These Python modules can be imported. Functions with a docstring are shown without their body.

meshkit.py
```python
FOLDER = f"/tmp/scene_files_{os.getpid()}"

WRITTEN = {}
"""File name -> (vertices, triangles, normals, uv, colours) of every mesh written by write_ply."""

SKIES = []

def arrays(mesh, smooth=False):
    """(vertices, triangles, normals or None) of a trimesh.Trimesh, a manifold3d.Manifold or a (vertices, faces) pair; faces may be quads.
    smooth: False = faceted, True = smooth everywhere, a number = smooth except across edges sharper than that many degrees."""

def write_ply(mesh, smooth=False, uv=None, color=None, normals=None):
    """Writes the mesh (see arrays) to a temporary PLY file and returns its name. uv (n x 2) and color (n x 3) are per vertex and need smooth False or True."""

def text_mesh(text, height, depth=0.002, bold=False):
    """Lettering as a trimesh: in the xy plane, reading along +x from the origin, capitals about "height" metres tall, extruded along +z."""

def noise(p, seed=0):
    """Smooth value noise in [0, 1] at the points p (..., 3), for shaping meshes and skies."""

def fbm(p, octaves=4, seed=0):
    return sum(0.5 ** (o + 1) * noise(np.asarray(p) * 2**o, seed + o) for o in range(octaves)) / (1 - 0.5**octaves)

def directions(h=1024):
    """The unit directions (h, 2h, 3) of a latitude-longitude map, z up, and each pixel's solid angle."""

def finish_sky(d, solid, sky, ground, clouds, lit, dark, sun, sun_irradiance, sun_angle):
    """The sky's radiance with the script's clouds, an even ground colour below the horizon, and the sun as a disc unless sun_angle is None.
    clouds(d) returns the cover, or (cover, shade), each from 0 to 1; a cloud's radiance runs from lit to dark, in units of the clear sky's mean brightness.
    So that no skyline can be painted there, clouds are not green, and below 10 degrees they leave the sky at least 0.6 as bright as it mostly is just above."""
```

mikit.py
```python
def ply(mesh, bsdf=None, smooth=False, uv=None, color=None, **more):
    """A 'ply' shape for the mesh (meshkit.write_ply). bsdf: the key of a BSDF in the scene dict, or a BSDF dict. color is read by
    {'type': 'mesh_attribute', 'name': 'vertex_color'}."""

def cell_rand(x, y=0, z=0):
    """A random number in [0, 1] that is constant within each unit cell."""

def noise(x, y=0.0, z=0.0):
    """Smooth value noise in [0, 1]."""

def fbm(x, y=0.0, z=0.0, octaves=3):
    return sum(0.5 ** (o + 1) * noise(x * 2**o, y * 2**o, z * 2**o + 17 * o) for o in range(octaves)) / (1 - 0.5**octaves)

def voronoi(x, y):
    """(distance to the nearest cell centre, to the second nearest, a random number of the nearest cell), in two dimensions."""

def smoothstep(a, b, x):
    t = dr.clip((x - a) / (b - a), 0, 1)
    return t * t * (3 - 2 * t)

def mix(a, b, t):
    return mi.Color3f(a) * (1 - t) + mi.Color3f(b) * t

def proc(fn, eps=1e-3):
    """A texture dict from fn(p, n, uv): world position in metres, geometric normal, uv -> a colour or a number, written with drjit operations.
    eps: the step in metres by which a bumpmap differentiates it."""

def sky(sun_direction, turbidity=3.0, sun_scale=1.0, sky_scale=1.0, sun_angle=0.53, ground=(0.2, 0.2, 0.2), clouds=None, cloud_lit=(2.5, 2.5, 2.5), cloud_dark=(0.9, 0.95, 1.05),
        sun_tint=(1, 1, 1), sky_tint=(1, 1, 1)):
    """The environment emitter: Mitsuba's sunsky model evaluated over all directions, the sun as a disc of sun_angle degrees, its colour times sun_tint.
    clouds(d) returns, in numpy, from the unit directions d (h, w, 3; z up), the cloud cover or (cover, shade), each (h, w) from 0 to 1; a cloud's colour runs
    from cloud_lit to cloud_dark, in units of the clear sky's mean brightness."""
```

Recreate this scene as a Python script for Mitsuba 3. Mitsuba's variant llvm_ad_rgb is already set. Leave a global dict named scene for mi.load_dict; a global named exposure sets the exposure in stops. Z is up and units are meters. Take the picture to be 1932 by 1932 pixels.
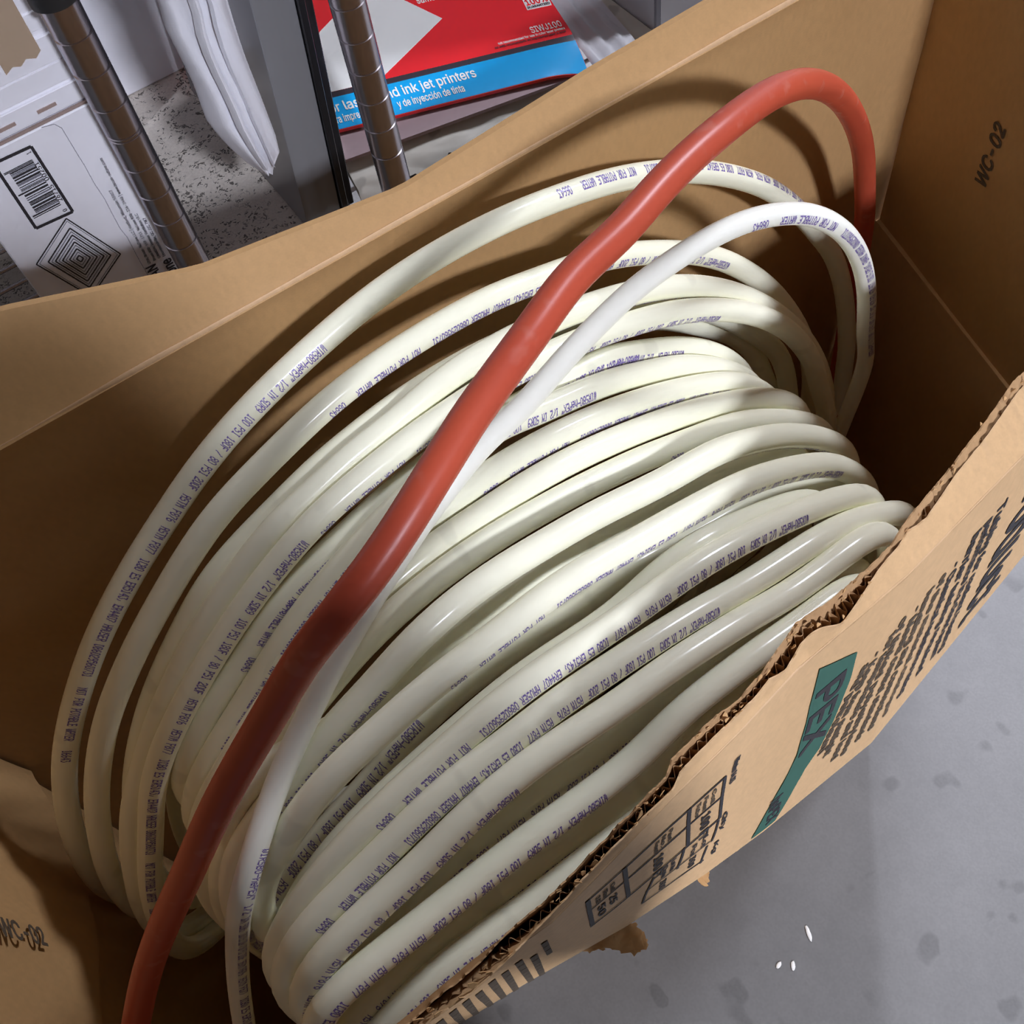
import math, random
import numpy as np, trimesh, mitsuba as mi, drjit as dr
import mikit, meshkit
from mikit import noise, fbm, voronoi, cell_rand, smoothstep, mix
from scipy.interpolate import CubicSpline
from shapely.geometry import Polygon

rng = random.Random(7)
T = mi.ScalarTransform4f
scene = {'type': 'scene'}
labels = {}

# ------------------------------------------------------------------ camera
CAM = np.array([0.0, 0.0, 1.245])
scene['camera'] = {
    'type': 'perspective', 'fov': 51.49, 'fov_axis': 'x', 'near_clip': 0.02, 'far_clip': 30.0,
    'to_world': T().look_at(origin=CAM.tolist(), target=(CAM + np.array([0.20577, 0.47136, -0.85761])).tolist(),
                            up=[0.53098, 0.68246, 0.50250]),
}
exposure = 0.0

# ------------------------------------------------------------------ lights: ceiling fixtures of the storeroom
LAMPS = [  # x, y, z, size x, size y, radiance
    (0.05, -1.95, 2.46, 0.22, 0.30, 530.0),
    (2.35, 1.95, 2.45, 0.30, 0.30, 760.0),
    (2.20, 0.45, 2.62, 0.30, 0.30, 205.0),
]
LAMP_TINT = (0.96, 0.99, 1.14)

# ------------------------------------------------------------------ helpers
def key_for(name):
    if name not in scene and not any(k.startswith(name + '__') for k in scene):
        return name
    i = 1
    while True:
        k = '%s_%03d' % (name, i)
        if k not in scene and not any(q.startswith(k + '__') for q in scene):
            return k
        i += 1

def obj(name, mesh, mat, parent=None, smooth=False, uv=None, label=None, cat=None, group=None, kind=None, **kw):
    k = key_for((parent + '__' + name) if parent else name)
    scene[k] = mikit.ply(mesh, mat, smooth=smooth, uv=uv, **kw)
    d = {}
    if label: d['label'] = label
    if cat: d['category'] = cat
    if group: d['group'] = group
    if kind: d['kind'] = kind
    if d: labels[k] = d
    return k

def thing(name, label, cat, group=None):
    """a thing made of parts only; reserve() keeps the key until its parts exist"""
    k = key_for(name)
    labels[k] = {'label': label, 'category': cat}
    if group: labels[k]['group'] = group
    return k

def box(x0, x1, y0, y1, z0, z1, bev=0.0):
    if bev <= 0:
        m = trimesh.creation.box((x1 - x0, y1 - y0, z1 - z0))
        m.apply_translation(((x0 + x1) / 2, (y0 + y1) / 2, (z0 + z1) / 2))
        return m
    pts = []
    for sx in (0, 1):
        for sy in (0, 1):
            for sz in (0, 1):
                c = np.array([x1 - bev if sx else x0 + bev, y1 - bev if sy else y0 + bev, z1 - bev if sz else z0 + bev])
                s = np.array([1 if sx else -1, 1 if sy else -1, 1 if sz else -1]) * bev
                for w in ((1, .3, .3), (.3, 1, .3), (.3, .3, 1), (.7, .7, .7)):
                    pts.append(c + s * np.array(w))
    return trimesh.convex.convex_hull(np.array(pts))

def grid_faces(n, m, wrap_m=False):
    i, j = np.meshgrid(np.arange(n - 1), np.arange(m if wrap_m else m - 1), indexing='ij')
    i, j = i.ravel(), j.ravel(); j2 = (j + 1) % m
    a, b, c, d = i * m + j, (i + 1) * m + j, (i + 1) * m + j2, i * m + j2
    return np.vstack([np.c_[a, b, c], np.c_[a, c, d]])

def sheet(P, thick, offset_dir=None):
    """solid sheet from a grid of points P (n,m,3): front surface P, back surface P + thick*dir (or minus the normal)"""
    n, m = P.shape[:2]
    if offset_dir is None:
        du = np.gradient(P, axis=0); dv = np.gradient(P, axis=1)
        N = np.cross(du, dv); N /= np.maximum(np.linalg.norm(N, axis=2, keepdims=True), 1e-9)
        B = P - N * thick
    else:
        B = P + np.asarray(offset_dir) * thick
    V = np.vstack([P.reshape(-1, 3), B.reshape(-1, 3)])
    f = grid_faces(n, m); o = n * m
    F = [f, f[:, ::-1] + o]
    ring = [i * m for i in range(n)] + [(n - 1) * m + j for j in range(1, m)] + [i * m + m - 1 for i in range(n - 2, -1, -1)] + [j for j in range(m - 2, 0, -1)]
    r = np.array(ring); r2 = np.roll(r, -1)
    F += [np.c_[r, r + o, r2], np.c_[r2, r + o, r2 + o]]
    M = trimesh.Trimesh(V, np.vstack(F), process=False)
    M.fix_normals()
    return M

def frames(C, closed):
    t = (np.roll(C, -1, 0) - np.roll(C, 1, 0)) if closed else np.gradient(C, axis=0)
    t /= np.linalg.norm(t, axis=1, keepdims=True)
    y = np.array([0, 1.0, 0]) - t * t[:, 1:2]; y /= np.linalg.norm(y, axis=1, keepdims=True)
    return t, y, np.cross(t, y)

def tube(C, r, k=20, closed=False, wall=0.0025):
    """round tube along C; open ends are cut square and hollow"""
    t, y, w = frames(C, closed)
    a = np.linspace(0, 2 * np.pi, k, endpoint=False)
    ring = lambda rr, i: C[i] + rr * (np.cos(a)[:, None] * y[i] + np.sin(a)[:, None] * w[i])
    rows = [ring(r, i) for i in range(len(C))]
    if closed:
        rows.append(rows[0])
    else:
        rows = [ring(r - wall, min(6, len(C) - 1)), ring(r - wall, 0)] + rows + [ring(r - wall, len(C) - 1), ring(r - wall, max(len(C) - 7, 0))]
    V = np.vstack(rows)
    return trimesh.Trimesh(V, grid_faces(len(rows), k, True)[:, ::-1], process=False)

def lathe(profile, cx, cy, k=36):
    a = np.linspace(0, 2 * np.pi, k, endpoint=False)
    V = np.vstack([np.c_[cx + r * np.cos(a), cy + r * np.sin(a), np.full(k, z)] for r, z in profile])
    return trimesh.Trimesh(V, grid_faces(len(profile), k, True)[:, ::-1], process=False)

def rod(p, q, r, k=10):
    return trimesh.creation.cylinder(r, segment=[p, q], sections=k)

def text2d(s, h, bold=False, stretch=1.0, depth=0.00025):
    m = meshkit.text_mesh(s, h, depth=depth, bold=bold)
    m.vertices[:, 0] *= stretch
    return m

def place(m, o, ex, ey, ez):
    o, ex, ey, ez = (np.asarray(v, float) for v in (o, ex, ey, ez))
    v = m.vertices
    n = trimesh.Trimesh(o + v[:, :1] * ex + v[:, 1:2] * ey + v[:, 2:3] * ez, m.faces.copy(), process=False)
    if np.dot(np.cross(ex, ey), ez) < 0: n.faces = n.faces[:, ::-1]
    return n

cat_mesh = trimesh.util.concatenate
HDN = lambda p, s=0: meshkit.fbm(np.asarray(p, float), 3, s) - 0.5

# ------------------------------------------------------------------ materials
def C3(c): return mi.Color3f(*c)
def bsdf(key, d): scene[key] = d; return key

def kraft(base, dark, sc=1.0):
    def fn(p, n, uv):
        a = fbm(p.x * 9 * sc, p.y * 9 * sc, p.z * 9 * sc, 3)
        b = noise(p.x * 420, p.y * 420, p.z * 160)
        c = noise(p.x * 1100, p.y * 1100, p.z * 1100)
        g = mix(dark, base, dr.clip(0.25 + a * 0.95, 0, 1))
        return g * (0.93 + 0.09 * b + 0.06 * c)
    return fn
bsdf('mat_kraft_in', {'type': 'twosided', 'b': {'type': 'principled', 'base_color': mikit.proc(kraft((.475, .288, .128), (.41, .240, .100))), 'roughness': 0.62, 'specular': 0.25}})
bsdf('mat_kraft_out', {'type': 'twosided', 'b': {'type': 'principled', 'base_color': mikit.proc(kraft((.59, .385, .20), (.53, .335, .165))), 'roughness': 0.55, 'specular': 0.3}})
bsdf('mat_kraft_core', {'type': 'twosided', 'b': {'type': 'diffuse', 'reflectance': mikit.proc(kraft((.46, .29, .15), (.33, .19, .09), 6))}})
bsdf('mat_kraft_torn', {'type': 'twosided', 'b': {'type': 'diffuse', 'reflectance': mikit.proc(kraft((.62, .39, .19), (.45, .25, .10), 5))}})

def pex(p, n, uv):
    a = fbm(p.x * 7, p.y * 7, p.z * 7, 2)
    s = smoothstep(0.80, 0.9, noise(p.x * 60, p.y * 30, p.z * 60)) * 0.10
    return mix((.835, .832, .635), (.872, .870, .705), a) * (1 - s)
bsdf('mat_tube', {'type': 'principled', 'base_color': mikit.proc(pex), 'roughness': 0.16, 'specular': 0.5})
bsdf('mat_tube_clear', {'type': 'principled', 'base_color': {'type': 'rgb', 'value': (.865, .87, .77)}, 'roughness': 0.15, 'specular': 0.5})
bsdf('mat_violet_ink', {'type': 'twosided', 'b': {'type': 'principled', 'base_color': {'type': 'rgb', 'value': (.185, .135, .37)}, 'roughness': 0.35, 'specular': 0.4}})

def redfn(p, n, uv):
    a = fbm(p.x * 25, p.y * 25, p.z * 25, 3)
    s = smoothstep(0.58, 0.80, fbm(p.x * 130 + 5, p.y * 130, p.z * 130, 3)) * smoothstep(0.40, 0.62, fbm(p.x * 22, p.y * 22, p.z * 22 + 9, 2))
    return mix(mix((.47, .078, .036), (.40, .060, .032), a), (.60, .34, .28), s * 0.14)
bsdf('mat_red', {'type': 'principled', 'base_color': mikit.proc(redfn), 'roughness': 0.36, 'specular': 0.4, 'sheen': 0.6, 'sheen_tint': 0.5})

def concrete(p, n, uv):
    a = fbm(p.x * 6, p.y * 6, 1.0, 4); b = fbm(p.x * 40, p.y * 40, 3.0, 3); c = noise(p.x * 500, p.y * 500, 0)
    st = smoothstep(0.74, 0.84, fbm(p.x * 34 + 3, p.y * 34, 7.0, 2))
    g = mix((.112, .110, .107), (.160, .157, .153), dr.clip(a * 0.7 + b * 0.4, 0, 1))
    return g * (0.95 + 0.1 * c) * (1 - 0.22 * st)
bsdf('mat_concrete', {'type': 'principled', 'base_color': mikit.proc(concrete), 'roughness': 0.5, 'specular': 0.3})

def speckle(p, n, uv):
    d1, d2, w = voronoi(p.x * 380 + noise(p.x * 500, p.y * 500) * 1.6, p.y * 380 + noise(p.y * 500, p.x * 500 + 40) * 1.6 + p.z * 380)
    big = smoothstep(0.50, 0.62, fbm(p.x * 70, p.y * 70, p.z * 70, 2))
    sp = smoothstep(0.50, 0.36, d1) * smoothstep(0.50, 0.62, w) * smoothstep(0.40, 0.56, fbm(p.x * 90, p.y * 90, p.z * 90, 2))
    f = noise(p.x * 700, p.y * 700, p.z * 700)
    return mix(mix((.58, .53, .47), (.72, .67, .60), f), (.13, .115, .10), sp)
bsdf('mat_speckle', {'type': 'twosided', 'b': {'type': 'principled', 'base_color': mikit.proc(speckle), 'roughness': 0.6, 'specular': 0.3}})

def whitecard(p, n, uv):
    return C3((.80, .80, .845)) * (0.96 + 0.06 * fbm(p.x * 20, p.y * 20, p.z * 20, 3))
bsdf('mat_white_card', {'type': 'twosided', 'b': {'type': 'principled', 'base_color': mikit.proc(whitecard), 'roughness': 0.45, 'specular': 0.35}})
def flat(key, c, rough=0.5, spec=0.4, **kw):
    return bsdf(key, {'type': 'twosided', 'b': {'type': 'principled', 'base_color': {'type': 'rgb', 'value': c}, 'roughness': rough, 'specular': spec, **kw}})
flat('mat_ink_black', (.028, .026, .030), 0.6)
flat('mat_ink_faded', (.085, .065, .045), 0.7)
flat('mat_ink_green', (.030, .105, .075), 0.6)
flat('mat_ink_grey', (.20, .20, .23), 0.6)
flat('mat_ink_pale', (.36, .36, .40), 0.6)
flat('mat_ink_brown', (.34, .25, .22), 0.7)
flat('mat_black', (.012, .012, .013), 0.22, 0.5)
flat('mat_black_soft', (.018, .018, .018), 0.5, 0.4)
bsdf('mat_chrome', {'type': 'roughconductor', 'distribution': 'ggx', 'alpha': 0.06, 'material': 'Cr', 'specular_reflectance': {'type': 'rgb', 'value': (.82, .80, .78)}})
flat('mat_red_print', (.92, .022, .030), 0.18, 0.5, clearcoat=0.6)
flat('mat_blue_print', (.0, .40, .84), 0.14, 0.5, clearcoat=0.8)
flat('mat_white_print', (.93, .94, .90), 0.25, 0.5)
flat('mat_dark_print', (.045, .035, .045), 0.2, 0.5, clearcoat=0.5)
flat('mat_paper_bag', (.78, .79, .84), 0.4, 0.4)
flat('mat_grey_film', (.175, .178, .185), 0.16, 0.5, clearcoat=0.7)
flat('mat_tape', (.40, .30, .21), 0.4)
def clothfn(p, n, uv):
    a = fbm(p.x * 30, p.y * 30, p.z * 30, 3); s = smoothstep(0.66, 0.74, fbm(p.x * 60 + 2, p.y * 60, p.z * 60, 2))
    return mix((.66, .63, .55), (.78, .75, .67), a) * (1 - 0.3 * s)
bsdf('mat_cloth', {'type': 'twosided', 'b': {'type': 'diffuse', 'reflectance': mikit.proc(clothfn)}})
flat('mat_mauve_cloth', (.40, .30, .31), 0.7, 0.2)
flat('mat_film_white', (.60, .60, .62), 0.25, 0.5)
flat('mat_grey_card', (.50, .50, .53), 0.5, 0.3)
flat('mat_wall_paint', (.22, .215, .21), 0.8, 0.2)
flat('mat_ceiling_paint', (.30, .30, .29), 0.8, 0.2)
flat('mat_lamp_frame', (.75, .75, .75), 0.4)
flat('mat_lint', (.75, .74, .70), 0.8, 0.2)

# ------------------------------------------------------------------ measured shapes (world coordinates, tenths of a millimetre for the tubes)
LOOPS = {
 'A': [[1452,4150,681],[1122,4150,695],[794,4150,738],[470,4150,809],[154,4150,908],[-153,4150,1034],[-448,4150,1185],[-728,4150,1362],[-993,4150,1562],[-1239,4144,1784],[-1464,4116,2026],[-1668,4064,2286],[-1848,3990,2564],[-2000,3900,2857],[-2123,3800,3162],[-2216,3700,3477],[-2279,3606,3798],[-2314,3529,4122],[-2320,3475,4446],[-2296,3450,4768],[-2243,3455,5085],[-2162,3492,5395],[-2055,3542,5695],[-1923,3592,5984],[-1766,3641,6259],[-1580,3690,6513],[-1372,3738,6748],[-1148,3785,6965],[-906,3830,7159],[-651,3873,7333],[-387,3914,7489],[-116,3955,7635],[167,3992,7755],[462,4027,7845],[762,4059,7913],[1067,4089,7966],[1377,4116,7993],[1689,4139,7990],[2001,4159,7960],[2311,4175,7907],[2619,4188,7832],[2926,4198,7741],[3227,4204,7622],[3516,4206,7474],[3794,4203,7299],[4057,4195,7099],[4303,4183,6875],[4523,4165,6625],[4718,4142,6352],[4897,4116,6068],[5067,4088,5772],[5193,4054,5455],[5278,4015,5124],[5333,3973,4787],[5361,3928,4446],[5349,3880,4104],[5300,3835,3766],[5215,3919,3437],[5097,3996,3119],[4951,4030,2815],[4780,4067,2526],[4589,4102,2253],[4376,4130,1997],[4143,4146,1762],[3891,4150,1548],[3623,4150,1355],[3343,4150,1184],[3050,4150,1034],[2746,4150,908],[2432,4150,809],[2110,4150,738],[1782,4150,695]],
 'B': [[1395,4057,999],[1097,4057,1012],[801,4057,1051],[509,4057,1115],[224,4057,1204],[-53,4057,1317],[-319,4057,1454],[-572,4057,1613],[-810,4057,1793],[-1032,4050,1994],[-1237,4020,2211],[-1426,3964,2442],[-1599,3885,2687],[-1753,3787,2945],[-1885,3677,3216],[-1992,3563,3499],[-2077,3455,3791],[-2139,3362,4090],[-2173,3275,4394],[-2175,3202,4701],[-2141,3238,5006],[-2068,3285,5304],[-1962,3332,5591],[-1837,3380,5868],[-1693,3427,6135],[-1528,3474,6388],[-1340,3521,6625],[-1124,3566,6837],[-893,3610,7028],[-649,3653,7202],[-398,3694,7365],[-132,3733,7503],[153,3767,7598],[441,3799,7673],[733,3829,7732],[1029,3855,7756],[1325,3877,7751],[1619,3895,7728],[1909,3911,7680],[2192,3921,7603],[2472,3931,7519],[2746,3937,7415],[3007,3938,7279],[3255,3935,7123],[3491,3929,6949],[3708,3918,6751],[3902,3903,6532],[4080,3884,6300],[4237,3862,6054],[4376,3837,5798],[4498,3810,5533],[4596,3780,5258],[4670,3751,4975],[4718,3735,4686],[4741,3732,4394],[4737,3744,4101],[4708,3769,3808],[4654,3807,3519],[4574,3854,3236],[4468,3905,2961],[4335,3955,2697],[4178,3999,2447],[3999,4033,2212],[3800,4052,1994],[3583,4057,1793],[3348,4057,1613],[3098,4057,1454],[2835,4057,1317],[2561,4057,1204],[2278,4057,1115],[1987,4057,1051],[1692,4057,1012]],
 'F1': [[1375,3976,1384],[1114,3975,1396],[855,3975,1431],[599,3974,1488],[349,3974,1566],[106,3973,1666],[-127,3973,1787],[-348,3972,1927],[-557,3972,2085],[-752,3966,2261],[-930,3938,2452],[-1091,3888,2658],[-1234,3815,2877],[-1357,3726,3107],[-1459,3626,3347],[-1540,3522,3595],[-1599,3424,3848],[-1636,3339,4105],[-1650,3276,4364],[-1642,3239,4623],[-1610,3234,4880],[-1556,3261,5132],[-1480,3301,5379],[-1383,3342,5619],[-1264,3383,5848],[-1126,3424,6066],[-969,3465,6272],[-794,3505,6462],[-603,3544,6637],[-397,3582,6794],[-177,3618,6933],[54,3653,7052],[295,3686,7150],[545,3716,7228],[800,3743,7283],[1060,3768,7314],[1322,3789,7320],[1583,3807,7300],[1842,3821,7258],[2095,3831,7193],[2340,3839,7106],[2576,3842,6997],[2800,3841,6867],[3011,3837,6719],[3210,3830,6557],[3397,3820,6383],[3580,3809,6203],[3752,3796,6011],[3899,3778,5798],[4011,3755,5566],[4087,3727,5321],[4161,3700,5079],[4223,3681,4835],[4267,3675,4588],[4292,3678,4336],[4295,3692,4083],[4273,3718,3829],[4228,3755,3578],[4160,3800,3331],[4070,3847,3090],[3957,3893,2859],[3821,3934,2640],[3663,3964,2435],[3488,3981,2245],[3296,3983,2071],[3090,3982,1914],[2871,3981,1776],[2640,3980,1657],[2399,3979,1559],[2150,3978,1482],[1895,3977,1427],[1637,3977,1394]],
 'C': [[1358,3860,1160],[1075,3861,1170],[793,3861,1205],[516,3862,1265],[245,3862,1348],[-18,3863,1454],[-271,3863,1583],[-512,3864,1733],[-739,3864,1903],[-950,3859,2093],[-1144,3831,2299],[-1319,3780,2522],[-1474,3707,2758],[-1608,3617,3007],[-1719,3517,3267],[-1807,3413,3534],[-1872,3316,3809],[-1913,3232,4087],[-1930,3171,4368],[-1925,3137,4650],[-1897,3135,4930],[-1844,3165,5207],[-1767,3209,5479],[-1666,3254,5743],[-1544,3299,5999],[-1398,3344,6243],[-1230,3389,6473],[-1040,3433,6687],[-829,3476,6882],[-606,3517,7064],[-367,3556,7227],[-99,3590,7337],[178,3620,7417],[453,3648,7488],[733,3672,7531],[1012,3694,7552],[1291,3712,7550],[1566,3727,7524],[1836,3738,7474],[2100,3746,7402],[2355,3750,7309],[2600,3751,7195],[2833,3749,7062],[3054,3743,6911],[3261,3734,6744],[3453,3722,6561],[3630,3707,6365],[3791,3689,6156],[3947,3671,5942],[4088,3649,5716],[4186,3622,5470],[4238,3589,5209],[4273,3556,4948],[4323,3534,4689],[4367,3544,4424],[4392,3556,4154],[4392,3582,3880],[4363,3618,3607],[4306,3661,3337],[4226,3709,3070],[4121,3756,2811],[3987,3797,2564],[3826,3829,2333],[3639,3848,2123],[3433,3853,1930],[3211,3854,1757],[2974,3855,1604],[2725,3856,1472],[2465,3857,1362],[2196,3858,1275],[1921,3859,1212],[1640,3859,1174]],
 'D': [[1332,3881,942],[1037,3881,955],[744,3881,994],[455,3881,1058],[172,3880,1146],[-102,3880,1258],[-365,3880,1393],[-616,3880,1551],[-852,3879,1729],[-1073,3870,1927],[-1276,3835,2143],[-1460,3773,2374],[-1624,3686,2620],[-1765,3579,2878],[-1883,3459,3147],[-1977,3335,3423],[-2046,3216,3706],[-2090,3112,3994],[-2108,3032,4284],[-2101,2975,4574],[-2067,2955,4863],[-2004,2996,5150],[-1905,3041,5428],[-1789,3086,5698],[-1656,3131,5959],[-1500,3176,6208],[-1315,3221,6435],[-1119,3264,6652],[-906,3307,6854],[-679,3349,7039],[-440,3389,7209],[-183,3429,7354],[88,3465,7472],[377,3497,7538],[666,3527,7593],[958,3553,7621],[1252,3581,7661],[1549,3604,7663],[1845,3622,7624],[2136,3635,7558],[2421,3644,7468],[2699,3650,7358],[2966,3652,7223],[3215,3648,7058],[3445,3640,6868],[3657,3627,6660],[3851,3611,6437],[4027,3592,6200],[4187,3571,5953],[4327,3549,5697],[4445,3527,5431],[4540,3501,5155],[4610,3478,4872],[4655,3468,4584],[4673,3472,4293],[4666,3493,4002],[4634,3528,3712],[4575,3575,3427],[4491,3631,3148],[4382,3691,2878],[4249,3750,2618],[4094,3801,2371],[3918,3842,2139],[3721,3867,1923],[3505,3874,1725],[3272,3877,1547],[3023,3878,1390],[2762,3879,1255],[2489,3880,1143],[2208,3881,1055],[1920,3881,992],[1627,3881,954]],
 'E': [[1269,3729,967],[977,3729,979],[686,3728,1016],[400,3728,1079],[120,3728,1165],[-152,3727,1276],[-413,3727,1409],[-661,3727,1565],[-895,3727,1741],[-1113,3717,1936],[-1311,3679,2149],[-1490,3613,2378],[-1648,3522,2622],[-1784,3412,2880],[-1895,3290,3149],[-1981,3165,3427],[-2041,3046,3712],[-2074,2943,4000],[-2083,2864,4290],[-2065,2816,4578],[-2021,2806,4863],[-1952,2836,5142],[-1859,2882,5413],[-1745,2929,5675],[-1613,2973,5927],[-1475,3018,6177],[-1327,3063,6425],[-1144,3107,6649],[-930,3149,6844],[-699,3191,7018],[-457,3231,7177],[-204,3269,7321],[62,3306,7440],[340,3339,7530],[628,3367,7579],[919,3393,7605],[1210,3416,7611],[1501,3436,7596],[1789,3452,7557],[2073,3465,7494],[2351,3475,7406],[2623,3481,7300],[2890,3484,7179],[3142,3483,7028],[3379,3477,6854],[3601,3468,6660],[3802,3453,6444],[3977,3434,6208],[4124,3411,5954],[4241,3383,5687],[4319,3351,5408],[4396,3319,5132],[4465,3293,4857],[4514,3291,4577],[4540,3302,4294],[4541,3329,4008],[4514,3371,3723],[4461,3425,3442],[4382,3487,3165],[4279,3553,2896],[4152,3616,2638],[4000,3672,2392],[3825,3715,2162],[3629,3741,1948],[3415,3747,1752],[3185,3744,1575],[2940,3741,1418],[2682,3738,1284],[2414,3736,1172],[2136,3734,1083],[1851,3732,1020],[1561,3731,981]],
 'G1': [[1275,3657,764],[966,3656,763],[652,3654,765],[333,3651,775],[3,3646,794],[-314,3640,881],[-589,3632,1061],[-818,3623,1302],[-983,3614,1601],[-1056,3601,1961],[-1091,3569,2306],[-1112,3514,2620],[-1120,3438,2906],[-1127,3346,3166],[-1131,3242,3407],[-1136,3134,3633],[-1137,3029,3849],[-1145,2936,4057],[-1158,2861,4263],[-1158,2812,4469],[-1153,2795,4677],[-1160,2810,4893],[-1164,2841,5119],[-1169,2874,5360],[-1174,2910,5622],[-1196,2950,5923],[-1198,2995,6252],[-1080,3041,6515],[-878,3084,6708],[-647,3123,6867],[-410,3162,7015],[-170,3201,7162],[92,3235,7263],[367,3264,7327],[642,3292,7377],[920,3317,7406],[1199,3339,7412],[1478,3358,7396],[1754,3373,7359],[2032,3389,7320],[2307,3400,7257],[2558,3401,7126],[2796,3398,6978],[3017,3392,6809],[3210,3379,6611],[3370,3359,6387],[3483,3333,6135],[3542,3300,5862],[3570,3266,5594],[3580,3233,5340],[3579,3202,5102],[3581,3172,4879],[3579,3152,4666],[3589,3153,4461],[3600,3174,4259],[3595,3210,4056],[3589,3261,3851],[3595,3322,3638],[3598,3387,3416],[3600,3452,3179],[3601,3512,2923],[3600,3563,2641],[3589,3600,2330],[3560,3623,1990],[3503,3633,1625],[3356,3641,1312],[3131,3648,1072],[2862,3652,886],[2551,3654,787],[2221,3655,766],[1899,3656,759],[1585,3656,758]],
 'G2': [[1216,3519,704],[904,3519,699],[588,3519,702],[263,3519,706],[-73,3517,723],[-390,3516,823],[-673,3515,995],[-920,3514,1216],[-1086,3514,1521],[-1157,3506,1889],[-1199,3474,2233],[-1217,3415,2552],[-1224,3335,2843],[-1228,3236,3108],[-1229,3125,3354],[-1230,3010,3584],[-1228,2898,3805],[-1237,2797,4017],[-1244,2716,4227],[-1236,2662,4438],[-1230,2641,4650],[-1235,2655,4871],[-1235,2686,5101],[-1237,2718,5346],[-1239,2754,5614],[-1258,2793,5920],[-1228,2837,6229],[-1088,2881,6471],[-882,2922,6654],[-654,2960,6809],[-426,2999,6962],[-193,3037,7115],[54,3074,7246],[315,3108,7356],[587,3140,7442],[868,3169,7500],[1156,3195,7528],[1445,3215,7518],[1724,3223,7428],[1997,3232,7344],[2263,3239,7246],[2515,3240,7119],[2757,3239,6979],[2976,3232,6806],[3174,3220,6612],[3343,3203,6395],[3457,3176,6141],[3504,3140,5856],[3523,3104,5581],[3528,3068,5323],[3526,3035,5082],[3526,3004,4857],[3525,2983,4643],[3534,2985,4436],[3539,3008,4231],[3532,3049,4026],[3529,3104,3818],[3533,3170,3603],[3533,3240,3379],[3536,3309,3139],[3535,3372,2881],[3533,3425,2597],[3521,3464,2286],[3497,3488,1942],[3437,3494,1581],[3289,3497,1274],[3077,3500,1018],[2809,3504,831],[2493,3508,742],[2163,3512,718],[1841,3515,705],[1526,3517,705]],
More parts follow.
